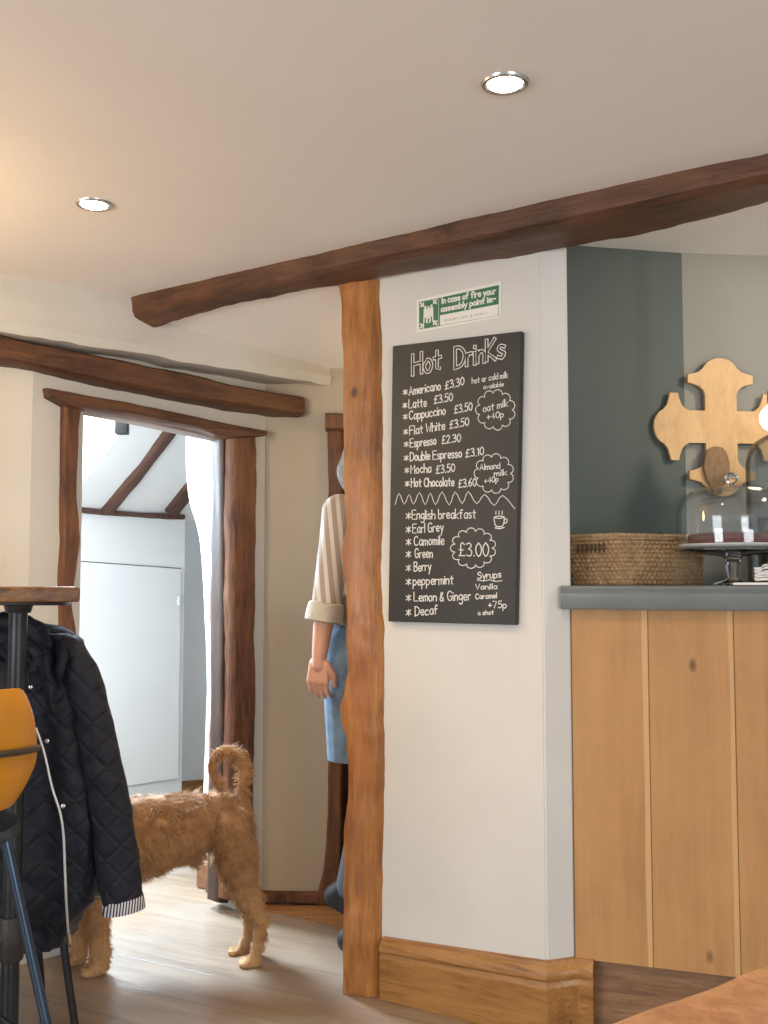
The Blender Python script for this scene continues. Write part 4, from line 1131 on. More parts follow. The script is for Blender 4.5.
# ------------------------------------------------------------------ bar stools
LEG = plain('blue_black_metal', (.05, .075, .11), .3, .75, var=.2)
def stool(name, label, rotz, loc, seatm, legm, spread=.225, top=.10, phase=PI / 4, lift=0.0):
    """bucket backed stool: local +y is the open front, built at the origin then placed"""
    t = thing(name, label, 'stool', (0, 0, 0))
    bm = bmesh.new()                                       # padded bucket back
    nu, nv = 40, 16; R0 = .215; z0, z1 = .755, .997
    def shell(u, v, off):
        a = (u - .5) * 2; th = -PI / 2 + a * 1.85
        e = abs(a)
        zt = z1 - .012 * e ** 2 - .09 * max(0, (e - .80) / .20) ** 2; zb = z0 + .03 * max(0, (e - .80) / .20) ** 2
        z = zb + (zt - zb) * v
        r = R0 + off + .02 * v; zz = z
        r -= 0
        bulge = 1 - (2 * v - 1) ** 4
        r = R0 - .028 * (1 - v) ** 4 - .012 * v ** 8 + (off) * (.45 + .55 * bulge)
        return V((r * math.cos(th), r * math.sin(th) * .92, zz))
    gO = [[bm.verts.new(shell(i / nu, j / nv, .016)) for j in range(nv + 1)] for i in range(nu + 1)]
    gI = [[bm.verts.new(shell(i / nu, j / nv, -.016)) for j in range(nv + 1)] for i in range(nu + 1)]
    for i in range(nu):
        for j in range(nv):
            bm.faces.new((gO[i][j], gO[i + 1][j], gO[i + 1][j + 1], gO[i][j + 1])); bm.faces.new((gI[i][j], gI[i][j + 1], gI[i + 1][j + 1], gI[i + 1][j]))
        bm.faces.new((gO[i][0], gI[i][0], gI[i + 1][0], gO[i + 1][0])); bm.faces.new((gO[i][nv], gO[i + 1][nv], gI[i + 1][nv], gI[i][nv]))
    for j in range(nv):
        bm.faces.new((gO[0][j], gO[0][j + 1], gI[0][j + 1], gI[0][j])); bm.faces.new((gO[nu][j], gI[nu][j], gI[nu][j + 1], gO[nu][j + 1]))
    link_mesh('backrest', bm, seatm, t)
    bm = bmesh.new(); lathe(bm, [(0, .715), (.12, .715), (.150, .73), (.165, .76), (.160, .79), (.14, .80), (.08, .805), (0, .805)], V((0, 0, 0)), 48); link_mesh('seat', bm, seatm, t)
    bm = bmesh.new()
    tube(bm, [V((.240 * math.cos(-PI / 2 + a), .92 * .240 * math.sin(-PI / 2 + a), .868 + .012 * math.cos(a))) for a in [(-1.62 + 3.24 * k / 24) for k in range(25)]], .007, 10); link_mesh('back_rail', bm, plain('bronze_rail', (.10, .075, .05), .4, .7) if 'bronze_rail' not in bpy.data.materials else bpy.data.materials['bronze_rail'], t)
    bm = bmesh.new(); lathe(bm, [(0, .69), (top + .01, .69), (top + .015, .70), (top + .01, .713), (0, .713)], V(), 32); link_mesh('seat_plate', bm, legm, t)
    for k in range(4):
        a = phase + k * PI / 2; bm = bmesh.new()
        tube(bm, [V((top * math.cos(a), top * math.sin(a), .70)), V((spread * math.cos(a), spread * math.sin(a), .004))], .0105, 14)
        link_mesh('leg', bm, legm, t)
    bm = bmesh.new(); rr_ = top + (spread - top) * (.70 - .27) / .70 
    tube(bm, [V((rr_ * math.cos(phase + k * PI / 2), rr_ * math.sin(phase + k * PI / 2), .27)) for k in range(4)] , .007, 10, closed=True); link_mesh('footrest', bm, legm, t)
    t.location = loc; t.rotation_euler = (0, 0, rotz); return t
MUST = plain('mustard_leather', (.62, .25, .012), .42, var=.12, scale=6, bmp=.12, bscale=60, bdist=.001)
DKL = plain('charcoal_leather', (.03, .03, .033), .5, var=.2)
BLM = plain('black_metal', (.022, .022, .024), .42, .5, var=.2)
back_edge = at_y(37, 740, 2.12)
stool('bar_stool', 'mustard leather bar stool with blue black metal legs at the high table', 0, V((back_edge.x - .246, 2.14, 0)), MUST, LEG, spread=.365, top=.185, phase=-.08)
fA = at_z(76, 1035); fB = at_z(42, 996)
mid = (fA + fB) / 2; dAB = (fB - fA).normalized(); pe = V((-dAB.y, dAB.x, 0)); 
if pe.x > 0: pe = -pe
half_ = (fB - fA).length / 2; scn = mid + pe * half_
st2 = stool('bar_stool', 'dark bar stool with black legs beneath the hanging navy coat', math.atan2(dAB.y, dAB.x) + 0 - PI / 2 + PI / 2 * 0, V((scn.x, scn.y, 0)), DKL, BLM, spread=half_ * 1.414)

# ------------------------------------------------------------------ navy quilted coat over the dark stool
def coat_mat():
    m, nt, b = new_mat('navy_quilting')
    tc = N(nt, 'ShaderNodeTexCoord').outputs['Object']
    f = noise_fac(nt, tc, 40, 4, .6)
    nt.links.new(mix_col(nt, f, (.005, .007, .016), (.011, .012, .019)), b.inputs['Base Color'])
    b.inputs['Roughness'].default_value = .62; b.inputs['Sheen Weight'].default_value = .05; b.inputs['Specular IOR Level'].default_value = .3
    def band(v):
        d = N(nt, 'ShaderNodeVectorMath', operation='DOT_PRODUCT'); nt.links.new(tc, d.inputs[0]); d.inputs[1].default_value = v
        fr = N(nt, 'ShaderNodeMath', operation='PINGPONG'); nt.links.new(d.outputs['Value'], fr.inputs[0]); fr.inputs[1].default_value = .5
        r = N(nt, 'ShaderNodeMapRange'); r.inputs[2].default_value = .15; nt.links.new(fr.outputs[0], r.inputs[0]); return r.outputs[0]
    a = band((13, 0, 13)); c = band((-13, 0, 13))
    mn = N(nt, 'ShaderNodeMath', operation='MINIMUM'); nt.links.new(a, mn.inputs[0]); nt.links.new(c, mn.inputs[1])
    ad = N(nt, 'ShaderNodeMath', operation='MULTIPLY_ADD'); nt.links.new(f, ad.inputs[0]); ad.inputs[1].default_value = .25; nt.links.new(mn.outputs[0], ad.inputs[2])
    bump(nt, b, ad.outputs[0], .5, .006); return m
NAVY = coat_mat()
CY = 2.80
def cp(px, py, y=CY): return at_y(px, py, y)
coat = thing('navy_coat', 'dark navy quilted coat with striped cuff hung over the dark bar stool', 'coat', cp(40, 780))
# body: cross rings between a left and right outline
outl = [(622, -34, 28), (624, -50, 45), (630, -62, 62), (640, -70, 76), (660, -76, 84), (690, -80, 90), (730, -82, 98), (780, -84, 104), (830, -86, 106), (870, -88, 104), (895, -88, 98), (908, -86, 88), (920, -84, 76), (932, -80, 70), (944, -76, 66)]
def interp(tab, y):
    if y <= tab[0][0]: return tab[0][1:]
    for a, b in zip(tab, tab[1:]):
        if y <= b[0]:
            t = (y - a[0]) / (b[0] - a[0]); return tuple(p + (q - p) * t for p, q in zip(a[1:], b[1:]))
    return tab[-1][1:]
bm = bmesh.new(); rings = []; nr_, ns = 70, 96
for i in range(nr_ + 1):
    py = 622 + (944 - 622) * i / nr_
    l, r = interp(outl, py); P = cp(l, py); Q = cp(r, py); c = (P + Q) / 2; hw = (Q.x - P.x) / 2
    s = i / nr_; dep = .05 + .10 * min(1, s * 3.5) ; ring = []
    for k in range(ns):
        a = 2 * PI * k / ns
        x = hw * math.copysign(abs(math.cos(a)) ** .8, math.cos(a)); y = dep * math.copysign(abs(math.sin(a)) ** .8, math.sin(a))
        fold = .020 * math.sin(a * 7 + 1.2 * math.sin(s * 5)) * min(1, s * 2.5) + .012 * noise.noise(V((a * 1.6, s * 7, 2.2)))
        pf = .010 * noise.noise(V((x * 22, s * 26, 4)))
        rr2 = 1 + 0 * fold
        n_v = V((math.cos(a) * .6, math.sin(a), 0)); n_v.normalize()
        p = V((c.x + x, CY + .05 + y, c.z)) + n_v * (fold * (.3 if abs(math.cos(a)) > .8 else 1) + pf)
        p.z += .012 * noise.noise(V((x * 14, y * 9, s * 4)))
        ring.append(bm.verts.new(p))
    rings.append(ring)
for A, B in zip(rings, rings[1:]):
    for k in range(ns): bm.faces.new((A[k], A[(k + 1) % ns], B[(k + 1) % ns], B[k]))
bm.faces.new(rings[0])
# hem turned inwards
inn = [bm.verts.new(v.co + V((0, 0, .02)) + (V((rings[-1][0].co.x * .5 + rings[-1][ns // 2].co.x * .5, CY + .05, v.co.z)) - v.co) * .08) for v in rings[-1]]
for k in range(ns): bm.faces.new((rings[-1][k], rings[-1][(k + 1) % ns], inn[(k + 1) % ns], inn[k]))
link_mesh('coat_body', bm, NAVY, coat)
# right sleeve
sl = [(634, 48, 68, 0), (640, 50, 80, 0), (650, 54, 87, 0), (664, 58, 96, 0), (693, 64, 104.5, 0), (722, 70, 112, 0), (753, 76, 119, 0), (782, 82, 125, 0), (805, 86, 130, 0), (827, 90, 133.5, 0), (850, 94, 137, 0), (875, 98, 140.5, 0), (893, 101, 142, 0), (903, 103, 143, 0)]
bm = bmesh.new(); rings = []; ns2 = 40
for i in range(61):
    py = 634 + (903 - 634) * i / 60; l, r, _ = interp(sl, py); y0 = CY - .02
    P = at_y(l, py, y0); Q = at_y(r, py, y0); c = (P + Q) / 2; hw = (Q.x - P.x) / 2; s = i / 60; ring = []
    tilt = .16 * min(1, s * 4)
    for k in range(ns2):
        a = 2 * PI * k / ns2; x = hw * math.cos(a); y = max(.035, hw * .85) * math.sin(a)
        o = .004 * noise.noise(V((a * 2, s * 16, 9))) + .005 * math.sin(s * 50 + 2 * math.sin(a)) * (1 if s < .75 else .4) * noise.noise(V((s * 5, a, 0)))
        ring.append(bm.verts.new(V((c.x + x + o * math.cos(a), y0 + y + o * math.sin(a), c.z - tilt * -x))))
    rings.append(ring)
for A, B in zip(rings, rings[1:]):
    for k in range(ns2): bm.faces.new((A[k], A[(k + 1) % ns2], B[(k + 1) % ns2], B[k]))
bm.faces.new(rings[0])
link_mesh('sleeve', bm, NAVY, coat)
# striped turned cuff
bm = bmesh.new(); rr3 = []
for s, sc2 in ((0, 1.03), (.25, 1.06), (1, 1.07), (1.02, 1.02), (.9, .94), (.1, .93)):
    ring = []
    for k in range(ns2):
        a = 2 * PI * k / ns2; py = 898 + 13 * s; l, r = 103.5 + s * 1, 142.5 + s * 1.5
        P = at_y(l, py, CY - .02); Q = at_y(r, py, CY - .02); c = (P + Q) / 2; hw = (Q.x - P.x) / 2 * sc2
        x = hw * math.cos(a); ring.append(bm.verts.new(V((c.x + x, CY - .02 + .85 * hw * math.sin(a), c.z + .17 * x))))
    rr3.append(ring)
for A, B in zip(rr3, rr3[1:]):
    for k in range(ns2): bm.faces.new((A[k], A[(k + 1) % ns2], B[(k + 1) % ns2], B[k]))
link_mesh('striped_cuff', bm, stripes('ticking_stripe', (.03, .035, .06), (.62, .62, .62), (1, .35, -.1), 130), coat)['label'] = 'navy and white striped cuff lining'
# collar, front placket, zip, studs
bm = bmesh.new()
for pts, r in (([(-20, 628), (0, 622), (22, 624), (40, 634), (46, 650)], .026), ([(44, 640), (46, 660), (49, 690), (52, 715)], .015), ([(38, 640), (40, 655), (44, 672)], .012), ([(60, 640), (62, 660), (58, 680)], .014), ([(24, 640), (36, 650), (38, 664), (30, 672)], .014)):
    P = catmull([at_y(a, b, CY - .045 - (.03 if b > 640 else 0)) for a, b in pts], 5); n = len(P)
    tube(bm, P, [r * (.55 + .45 * math.sin(PI * (i + .5) / n)) for i in range(n)], 12)
for v in bm.verts: v.co += V((1, 1, 1)) * .006 * noise.noise(v.co * 30)
link_mesh('collar', bm, NAVY, coat)
def fy(px, py):                                          # front surface depth of the body
    l, r = interp(outl, py); s = (py - 622) / 322; dep = .05 + .10 * min(1, s * 3.5)
    u = max(-.97, min(.97, (px - (l + r) / 2) / ((r - l) / 2))); return CY + .05 - dep * (1 - abs(u) ** 2.5) ** .4 - .022
bm = bmesh.new(); zp = [(36, 728), (44, 752), (52, 787), (60, 812), (63.5, 835), (65, 870), (66.5, 905), (68.5, 936)]
P = catmull([at_y(a, b, fy(a, b) - .006) for a, b in zp], 6); tube(bm, P, .0032, 8)
link_mesh('zip', bm, plain('silver_zip', (.62, .60, .58), .35, .3), coat)['label'] = 'silver zip edge'
bm = bmesh.new(); tube(bm, [at_y(69, 934, fy(69, 934) - .012), at_y(70, 944, fy(69, 934) - .012)], [.006, .004], 10); link_mesh('zip_pull', bm, plain('brass_zip', (.6, .5, .3), .3, 1.0), coat)
for (a, b) in ((47, 741), (63, 806), (12, 683), (30.5, 687)):
    bm = bmesh.new(); c_ = at_y(a, b, fy(a, b) - .008); bmesh.ops.create_uvsphere(bm, u_segments=14, v_segments=8, radius=.0062)
    bmesh.ops.scale(bm, verts=bm.verts, vec=(1, .5, 1)); bmesh.ops.translate(bm, verts=bm.verts, vec=c_); link_mesh('stud', bm, bpy.data.materials.get('stud_silver') or plain('stud_silver', (.65, .65, .65), .25, .8), coat)

# ------------------------------------------------------------------ dog
Dh = at_z(250, 966); Df = at_z(97, 975)
DP = VPlane(Dh, Df); dpf = (ground(Df) - ground(Dh)).normalized()
DPM = DP.shifted(-.06)                                     # middle plane of the dog
def dm(px, py, off=0): return DPM.hit(px, py, off)
near, far = .058, -.058
parts = []
def chain(pts, plane_off):
    P = [(dm(a, b, plane_off if len(x) == 0 else x[0]), r) for a, b, r, *x in pts]
    for (p, r1), (q, r2) in zip(P, P[1:]): parts.append(('c', p, q, r1, r2))
# trunk
chain([(233, 818, .062), (205, 822, .082), (170, 835, .098), (135, 845, .108), (105, 846, .112), (84, 836, .10)], 0)
chain([(228, 812, .055), (180, 812, .058), (130, 818, .062), (95, 815, .065)], 0)
for o in (near, far):
    # thigh, shank, hock, paw
    chain([(232, 828, .064, o * .8), (237, 858, .060, o), (243, 885, .040, o)], o)
    k = 1 if o == near else 0
    if k: chain([(240, 872, .045, o), (254, 903, .029, o), (262, 921, .021, o), (258, 945, .018, o), (254, 960, .019, o)], o); chain([(257, 961, .018, o), (247, 965, .020, o)], o)
    else: chain([(226, 858, .040, o), (238, 890, .026, o), (250, 914, .020, o), (248, 935, .017, o), (242, 952, .018, o)], o); chain([(245, 953, .017, o), (236, 957, .018, o)], o)
    # front leg
    if k: chain([(96, 850, .060, o), (98, 890, .040, o), (98, 930, .033, o), (100, 965, .030, o)], o); chain([(99, 967, .026, o), (91, 971, .024, o)], o)
    else: chain([(88, 850, .058, o), (82, 890, .036, o), (78, 930, .029, o), (80, 955, .026, o)], o); chain([(78, 962, .022, o), (72, 966, .021, o)], o)
chain([(198, 850, .022), (193, 861, .020)], 0)
for (px, py, o, r) in ((245, 966, near, .0105), (234, 957, far, .0095), (89, 973, near, .0125), (71, 968, far, .011)):
    for k in (-1.5, -.5, .5, 1.5):
        c_ = dm(px, py, o) + DP.n * (k * r * 1.35) + dpf * (.004 - .004 * abs(k)); c_.z = r * .95; parts.append(('c', c_, c_ + dpf * .012, r, r * .9))
# neck and head, turned a little to the camera
nk = dm(84, 822, 0); 
hd = nk + dpf * .13 + V((0, 0, .16)) + DP.n * .02
parts += [('c', nk, nk + dpf * .07 + V((0, 0, .09)), .085, .066), ('c', nk + dpf * .07 + V((0, 0, .09)), hd, .066, .058), ('e', hd, (.075, .07, .066)), ('c', hd + dpf * .03 + V((0, 0, -.01)), hd + dpf * .13 + V((0, 0, -.035)), .042, .032),
          ]
dog = thing('dog', 'tan wire haired dog with a curled tail standing in the doorway', 'dog', (ground(Dh) + ground(Df)) / 2)
tp = catmull([dm(a, b, 0) for a, b in ((236, 806), (242, 792), (244, 772), (240, 757), (229, 750), (218, 753), (212, 764), (213, 776), (219, 786))], 5)
for i in range(len(tp) - 1):
    r1 = .021 - .009 * i / len(tp); parts.append(('c', tp[i], tp[i + 1], r1, r1 - .0002))
def fur_mat():
    m, nt, b = new_mat('tan_fur')
    tc = N(nt, 'ShaderNodeTexCoord').outputs['Object']
    f = noise_fac(nt, tc, 14, 5, .65, .35, .65); g = noise_fac(nt, tc, 90, 2, .5, .3, .7)
    c = mix_col(nt, f, (.27, .125, .050), (.50, .27, .115)); k = N(nt, 'ShaderNodeMath', operation='MULTIPLY'); nt.links.new(g, k.inputs[0]); k.inputs[1].default_value = .45
    c = mix_col(nt, k.outputs[0], c, (.60, .37, .18)); 
    sx = N(nt, 'ShaderNodeSeparateXYZ'); nt.links.new(tc, sx.inputs[0]); rz = N(nt, 'ShaderNodeMapRange'); rz.inputs[1].default_value = .34; rz.inputs[2].default_value = .16; rz.inputs[4].default_value = .35; nt.links.new(sx.outputs[2], rz.inputs[0])
    c = mix_col(nt, rz.outputs[0], c, (.62, .37, .17))
    nt.links.new(c, b.inputs['Base Color']); b.inputs['Roughness'].default_value = .75; b.inputs['Specular IOR Level'].default_value = .25
    return m
FUR = fur_mat()
parts = [('e', P[1], P[2]) if P[0] == 'e' else P for P in parts]
body = blob('body', parts, FUR, .0075, dog, smooth=5)
# fur: fine tapered strands grown from the skin
me = body.data; me.update(); rnd = random.Random(3)
polys = me.polygons; areas = [p.area for p in polys]
import bisect
acc = []; s = 0
for a in areas: s += a; acc.append(s)
bm = bmesh.new(); org = wloc(body)
uph = V((0, 0, -1)); backd = -dpf
NF = 42000
for _ in range(NF):
    p = polys[bisect.bisect_left(acc, rnd.random() * s)]
    vs = [me.vertices[i].co for i in p.vertices]; w = [rnd.random() + .01 for _ in vs]; W = sum(w); c = sum((v * x for v, x in zip(vs, w)), V()) / W
    n = p.normal; world = c + org
    z = world.z
    L = .026 if z > .2 else .020
    if z < .05: L = .010
    tail = (world - tp[10]).length < .09 and z > .55
    if tail: L = .022
    if z > .57 and not tail: L *= .8
    L *= rnd.uniform(.55, 1.35)
    g = (backd * .55 + uph * (.75 if not tail else .1)); g -= n * g.dot(n)
    if g.length < .01: g = V((0, 0, -.1))
    clump = V((noise.noise(world * 30), noise.noise(world * 30 + V((9, 0, 0))), noise.noise(world * 30 + V((0, 9, 0)))))
    d = (g.normalized() * (.75 if not tail else .25) + n * (.55 if not tail else .9) + clump * .9 + V((rnd.uniform(-1, 1), rnd.uniform(-1, 1), rnd.uniform(-1, 1))) * .22).normalized()
    sd = d.cross(n)
    if sd.length < .01: continue
    sd = sd.normalized() * rnd.uniform(.0007, .0013)
    a = bm.verts.new(c + sd - n * .002); b_ = bm.verts.new(c - sd - n * .002); mpt = c + d * L * .55; m1 = bm.verts.new(mpt + sd * .7); m2 = bm.verts.new(mpt - sd * .7)
    t_ = bm.verts.new(c + d * L * .6 + (d + g.normalized() * .5).normalized() * L * .4)
    if (t_.co + org).z < .002: t_.co.z = .002 - org.z
    bm.faces.new((a, b_, m2, m1)); bm.faces.new((m1, m2, t_))
mf = bpy.data.meshes.new('fur'); bm.to_mesh(mf); bm.free(); mf.materials.append(FUR)
for p in mf.polygons: p.use_smooth = True
fo = bpy.data.objects.new('fur', mf); COL.objects.link(fo); fo.parent = dog
# ears, eyes, nose
sd = DP.n
for o in (1, -1):
    bm = bmesh.new(); e0 = hd + sd * (.055 * o) + V((0, 0, .05)); 
    P = catmull([e0, e0 + sd * (.03 * o) + V((0, 0, .005)), e0 + sd * (.04 * o) + V((0, 0, -.05)) + dpf * .01], 4)
    tube(bm, P, [.022, .026, .028, .028, .026, .022, .017, .012, .006], 10); bmesh.ops.translate(bm, verts=bm.verts, vec=V()); link_mesh('ear', bm, FUR, dog)
    bm = bmesh.new(); bmesh.ops.create_uvsphere(bm, u_segments=12, v_segments=8, radius=.009); bmesh.ops.translate(bm, verts=bm.verts, vec=hd + dpf * .068 + sd * (.03 * o) + V((0, 0, .02))); link_mesh('eye', bm, bpy.data.materials.get('dog_eye') or plain('dog_eye', (.02, .01, .008), .1), dog)
bm = bmesh.new(); bmesh.ops.create_uvsphere(bm, u_segments=14, v_segments=10, radius=.016); bmesh.ops.translate(bm, verts=bm.verts, vec=hd + dpf * .163 + V((0, 0, -.025))); link_mesh('nose', bm, bpy.data.materials['dog_eye'], dog)

# ------------------------------------------------------------------ person walking behind the post
PX, PY = -.055, 3.56
fd = V((.93, -.36, 0)).normalized(); rt = V((fd.y, -fd.x, 0))      # facing, their right hand side
def pb(r, f, z): return V((PX, PY, 0)) + rt * r + fd * f + V((0, 0, z))
person = thing('person', 'person in striped shirt and denim walking behind the golden post, one bare forearm hanging', 'person', V((PX, PY, 0)))
SKIN = plain('skin', (.62, .33, .23), .5, var=.08, scale=14)
hp = at_y(318, 690, PY - .17); 
sh = pb(.165, -.03, 1.43)
elb = at_y(321, 600, PY - .19); wr_ = at_y(316, 652, PY - .18)
wr_ = at_y(319.5, 655, PY - .175); elb = at_y(326, 606, PY - .18)
parts = [('e', pb(0, .01, 1.585), (.078, .078, .108)), ('e', pb(0, .02, 1.545), (.06, .07, .075)), ('c', pb(0, -.02, 1.40), pb(0, 0, 1.53), .056, .052),
         ('e', pb(0, .105, 1.57), (.014, .014, .022)), ('e', pb(0, .085, 1.52), (.026, .022, .018)), ('c', pb(-.075, 0, 1.555), pb(-.078, -.005, 1.59), .012, .016), ('c', pb(.075, 0, 1.555), pb(.078, -.005, 1.59), .012, .016),
         ('c', pb(0, -.02, 1.38), pb(0, -.02, 1.05), .11, .10), ('c', pb(-.06, -.02, 1.36), pb(.06, -.02, 1.36), .09, .09), ('c', pb(-.05, 0, 1.0), pb(.05, 0, 1.0), .11, .11),
         ('c', sh, elb, .043, .036), ('c', pb(.05, -.02, 1.40), sh, .06, .05), ('c', elb, wr_, .038, .025),
         ('c', pb(-.05, -.02, 1.40), pb(-.165, .0, 1.43), .06, .05), ('c', pb(-.165, 0, 1.43), pb(-.20, .06, 1.16), .043, .036), ('c', pb(-.20, .06, 1.16), pb(-.18, .18, .98), .036, .024), ('c', pb(-.18, .18, .98), pb(-.175, .24, .93), .028, .024),
         # near leg forward, far leg trailing
         ('c', pb(.085, .0, .97), pb(.085, .05, .52), .085, .052), ('c', pb(.085, .05, .52), pb(.085, .03, .09), .05, .034), ('c', pb(.085, .02, .05), pb(.085, .16, .035), .034, .026),
         ('c', pb(-.085, -.0, .97), pb(-.085, -.0, .53), .085, .052), ('c', pb(-.085, -.0, .53), pb(-.085, -.11, .16), .05, .034), ('c', pb(-.085, -.12, .13), pb(-.085, -.04, .05), .034, .026)]
# right hand: palm, four curled fingers, thumb
pd = (at_y(318, 690, PY - .175) - wr_).normalized()
pal = wr_ + pd * .045
across = fd.copy(); across = (across - pd * across.dot(pd)).normalized()
inw = pd.cross(across).normalized()
if inw.dot(rt) > 0: inw = -inw                      # palm faces the thigh
parts += [('c', wr_, wr_ + pd * .03, .024, .024)]
for k in range(4):
    o = across * (.028 - .0195 * k); parts.append(('c', wr_ + pd * .025 + o * .7, wr_ + pd * .085 + o, .0125, .0105))
    L = (.040, .046, .043, .034)[k]
    a = wr_ + pd * .085 + o; b_ = a + pd * L * .8 + inw * L * .35; c_ = b_ + pd * L * .35 + inw * L * .6
    parts += [('c', a, b_, .0082, .0074), ('c', b_, c_, .0074, .0060)]
ta = wr_ + pd * .03 + across * .028; tb_ = ta + pd * .035 + across * .020 + inw * .012; parts += [('c', ta, tb_, .012, .0105), ('c', tb_, tb_ + pd * .03 + inw * .010, .0102, .008)]
pa = wr_  # left hand simple relaxed with fingers
lw_ = pb(-.175, .24, .93)
for k in range(4):
    a = lw_ + fd * .0 + rt * (-.03 + .02 * k); parts += [('c', a, a + fd * .045 + V((0, 0, -.03)), .0095, .0085), ('c', a + fd * .045 + V((0, 0, -.03)), a + fd * .055 + V((0, 0, -.065)), .0085, .007)]
parts += [('c', lw_ + rt * .03, lw_ + rt * .05 + fd * .04, .011, .009)]
blob('body', parts, SKIN, .0034, person, smooth=3)
shirt = stripes('striped_shirt', (.36, .29, .235), (.62, .58, .52), (1, 0, .10), 34, .85, .55)
cuff_c = elb.lerp(wr_, .22)
blob('shirt', [('c', pb(0, -.02, 1.375), pb(0, -.01, 1.08), .125, .128), ('c', pb(-.07, -.02, 1.375), pb(.07, -.02, 1.375), .098, .098), ('c', pb(.07, -.02, 1.39), sh, .075, .062), ('c', sh, sh.lerp(elb, .55), .060, .052), ('c', sh.lerp(elb, .55), elb.lerp(wr_, -.05), .052, .048),
              ('c', pb(-.07, -.02, 1.39), pb(-.165, 0, 1.43), .075, .062), ('c', pb(-.165, 0, 1.43), pb(-.20, .06, 1.16), .060, .048), ('c', pb(0, 0, 1.42), pb(0, 0, 1.445), .07, .062), ('c', pb(-.05, -.01, 1.1), pb(.05, -.01, 1.1), .118, .118)], shirt, .008, person, smooth=5)
bm = bmesh.new(); ax = (wr_ - elb).normalized()
c0_ = elb + ax * .0
tube(bm, [c0_ - ax * .012, c0_ - ax * .008, c0_ + ax * .02, c0_ + ax * .045, c0_ + ax * .048, c0_ + ax * .04], [.046, .057, .060, .060, .056, .044], 24)
for v in bm.verts: v.co += V((1, 1, 1)) * .005 * noise.noise(v.co * 25)
link_mesh('rolled_cuff', bm, plain('shirt_cuff', (.50, .46, .38), .85, var=.2, scale=20), person)
DEN = plain('washed_denim', (.16, .255, .36), .85, var=.45, scale=13, bmp=.3, bscale=60)
dn = blob('denim_trousers', [('c', pb(-.05, -.01, 1.08), pb(.05, -.01, 1.08), .112, .112), ('c', pb(-.06, -.015, .98), pb(.06, -.015, .98), .128, .128), ('c', pb(.085, -.01, .95), pb(.085, -.005, .62), .112, .095), ('c', pb(-.085, -.0, .95), pb(-.085, -.02, .62), .105, .09)], DEN, .008, person, smooth=4)
def cut_below(o, z):
    bm = bmesh.new(); bm.from_mesh(o.data); og = wloc(o)
    r_ = bmesh.ops.bisect_plane(bm, geom=bm.verts[:] + bm.edges[:] + bm.faces[:], plane_co=V((0, 0, z)) - V((0, 0, og.z)), plane_no=(0, 0, -1), clear_outer=True)
    bm.to_mesh(o.data); bm.free()
cut_below(dn, .625)
blob('legging', [('c', pb(.085, .04, .60), pb(.085, .03, .08), .060, .042), ('c', pb(-.085, -.0, .58), pb(-.085, -.11, .15), .060, .042)], plain('grey_blue_legwear', (.10, .13, .17), .8, var=.2), .008, person, smooth=4)
SH = plain('dark_shoe', (.015, .017, .022), .6, var=.3, scale=30)
for side, base, dirv in ((.085, pb(.085, -.03, .032), fd), (-.085, pb(-.085, -.155, .115), (fd * .90 + V((0, 0, -.40))).normalized())):
    k = side > 0
    b0 = base if k else base
    blob('shoe', [('c', b0 + V((0, 0, .012)), b0 + dirv * .20 + V((0, 0, .004)), .040, .034), ('c', b0 + V((0, 0, .03)) + dirv * .02, b0 + dirv * .08 + V((0, 0, .03)), .042, .036)], SH, .006, person, smooth=3)
bm = bmesh.new(); 
for k in range(4): q0 = pb(.085, -.02 + .035 * k, .095 - .012 * k); tube(bm, [q0 - rt * -.02 , q0 + rt * .0 + V((0, 0, .005)), q0 - rt * .02], .003, 6)
link_mesh('shoe_laces', bm, plain('turquoise_lace', (.25, .6, .62), .6), person)
hair = [('e', pb(0, -.005, 1.617), (.088, .088, .092)), ('e', pb(0, -.030, 1.58), (.080, .060, .075)), ('e', pb(0, -.035, 1.54), (.062, .035, .04))]
hb = blob('hair', hair, plain('grey_hair', (.26, .25, .24), .7, var=.4, scale=40, bmp=.5), .007, person, smooth=2)
bm = bmesh.new(); bm.from_mesh(hb.data); org2 = wloc(hb)
dele = [v for v in bm.verts if (v.co + org2 - pb(0, 0, 0)).dot(fd) > .035 and (v.co + org2).z < 1.64]
bmesh.ops.delete(bm, geom=dele, context='VERTS'); bm.to_mesh(hb.data); bm.free()
for s_ in (1, -1):
    bm = bmesh.new(); bmesh.ops.create_uvsphere(bm, u_segments=12, v_segments=8, radius=.011); bmesh.ops.translate(bm, verts=bm.verts, vec=pb(.03 * s_, .074, 1.59)); link_mesh('eye', bm, plain('eye_white', (.6, .6, .6), .2) if s_ == 1 else bpy.data.materials['eye_white'], person)

# ------------------------------------------------------------------ near table corner, lower right
def round_mat():
    m, nt, b = new_mat('varnished_tan_wood')
    tc = N(nt, 'ShaderNodeTexCoord').outputs['Object']
    f = noise_fac(nt, tc, 26, 6, .65, .35, .65, .8); g = noise_fac(nt, tc, 8, 4, .6)
    c = mix_col(nt, f, (.40, .17, .07), (.62, .33, .15)); k = N(nt, 'ShaderNodeMath', operation='MULTIPLY'); nt.links.new(g, k.inputs[0]); k.inputs[1].default_value = .4
    c = mix_col(nt, k.outputs[0], c, (.34, .13, .05)); nt.links.new(c, b.inputs['Base Color']); b.inputs['Roughness'].default_value = .3
    b.inputs['Coat Weight'].default_value = .5; b.inputs['Coat Roughness'].default_value = .18; bump(nt, b, noise_fac(nt, tc, 60, 4, .6, 0, 1), .55, .004); return m
zT2 = .74
ed = [at_z(560, 1040, zT2), at_z(604, 1022, zT2), at_z(642, 1005, zT2), at_z(684, 988, zT2), at_z(727, 975, zT2), at_z(768, 962, zT2), at_z(860, 945, zT2)]
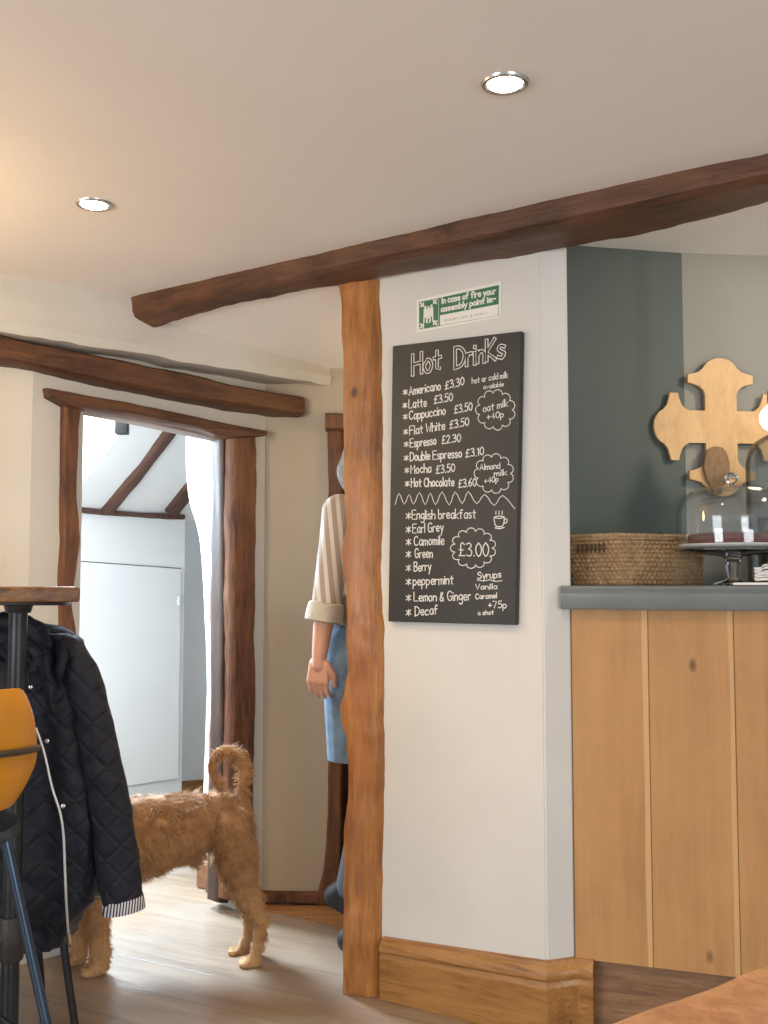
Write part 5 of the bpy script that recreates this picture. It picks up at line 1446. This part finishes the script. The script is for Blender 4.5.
nt_ = thing('round_table', 'glossy tan wooden table with a thick rounded edge at the lower right corner', 'table', vz(ground(ed[2]) + V((.5, -.3, 0)), 0))
P = catmull(ed, 8); P = [P[0] + V((-.03, -.12, 0))] + P + [P[-1] + V((.3, -.10, 0)), P[-1] + V((.45, -.4, 0)), P[-1] + V((.1, -.75, 0)), P[0] + V((.1, -.55, 0)), P[0] + V((-.02, -.3, 0))]
P = catmull(P + [P[0]], 2)[:-1]
cen = sum(P, V()) / len(P); bm = bmesh.new(); rings = []
for o, dz in ((.045, 0), (.02, -.0015), (.006, -.008), (0, -.02), (0, -.035), (.008, -.047), (.02, -.052)):
    rings.append([bm.verts.new(V((p.x, p.y, zT2 + dz)) + (cen - p).normalized() * o) for p in P])
n = len(P)
for A, B in zip(rings, rings[1:]):
    for k in range(n): bm.faces.new((A[k], A[(k + 1) % n], B[(k + 1) % n], B[k]))
bm.faces.new(rings[0]); bm.faces.new(rings[-1][::-1])
link_mesh('table_top', bm, round_mat(), nt_)
bm = bmesh.new(); g0 = ground(cen)
lathe(bm, [(0, .001), (.22, .001), (.22, .02), (.06, .05), (.04, .09), (.035, .6), (.06, .66), (.12, .686), (0, .687)], g0, 32); link_mesh('pedestal', bm, W_jamb, nt_)

# ------------------------------------------------------------------ camera, world, light
cam = bpy.data.cameras.new('camera'); co = bpy.data.objects.new('camera', cam); COL.objects.link(co)
co.location = CAM; co.rotation_euler = (PI / 2 + PITCH, 0, 0); cam.sensor_fit = 'VERTICAL'; cam.sensor_height = 36; cam.lens = 36 * FPX / 1024; cam.clip_start = .02
C.camera = co
w = bpy.data.worlds.new('world'); C.world = w; w.use_nodes = True; w.node_tree.nodes['Background'].inputs[0].default_value = (.80, .88, 1, 1); w.node_tree.nodes['Background'].inputs[1].default_value = .55
def area(name, loc, target, sx, sy, e, col):
    o = lamp('AREA', name, loc, e, col, shape='RECTANGLE', size=sx, size_y=sy); aim(o, target); return o
area('window_daylight', (-3.0, -1.0, 1.2), (0.3, 2.9, 1.1), 1.6, 1.2, 60, (.90, .95, 1))
area('window_daylight', (2.2, -2.2, 1.1), (0.2, 2.9, 1.2), 1.8, 1.2, 55, (.92, .96, 1))
rl_ = area('roof_window_daylight', rp((sx0 + xl) / 2, .55) + rn * .02, (-.35, 3.25, 0), .5, .8, 62, (.60, .80, 1)); rl_.data.spread = math.radians(105)
area('side_window_daylight', WIN, (-.35, 3.3, 0), .8, 1.1, 17, (.90, .95, 1))
for x, y, e in ((-1.9, 1.7, 14), (1.3, .9, 12), (-.9, .4, 12)):
    lamp('SPOT', 'ceiling_spot', (x, y, Z1 - .05), e * 1.5, WARM, spot_size=math.radians(120), spot_blend=.8, shadow_soft_size=.05)
lamp('POINT', 'wall_lamp', (-1.55, 2.3, 1.84), 20, (1, .66, .30), shadow_soft_size=.08)
lamp('POINT', 'passage_lamp', (.35, 3.72, 1.75), 5, (1, .72, .42), shadow_soft_size=.08)
s = lamp('SPOT', 'bar_spot', (1.75, 2.5, 2.15), 24, (1, .84, .66), spot_size=math.radians(110), spot_blend=.6, shadow_soft_size=.05); aim(s, (1.0, 3.3, 1.4))
C.view_settings.view_transform = 'Standard'; C.view_settings.look = 'None'; C.view_settings.exposure = .32; C.view_settings.gamma = 1; C.view_settings.use_curve_mapping = False
C.cycles.use_denoising = True; C.cycles.max_bounces = 10; C.cycles.caustics_refractive = False; C.cycles.sample_clamp_indirect = 6
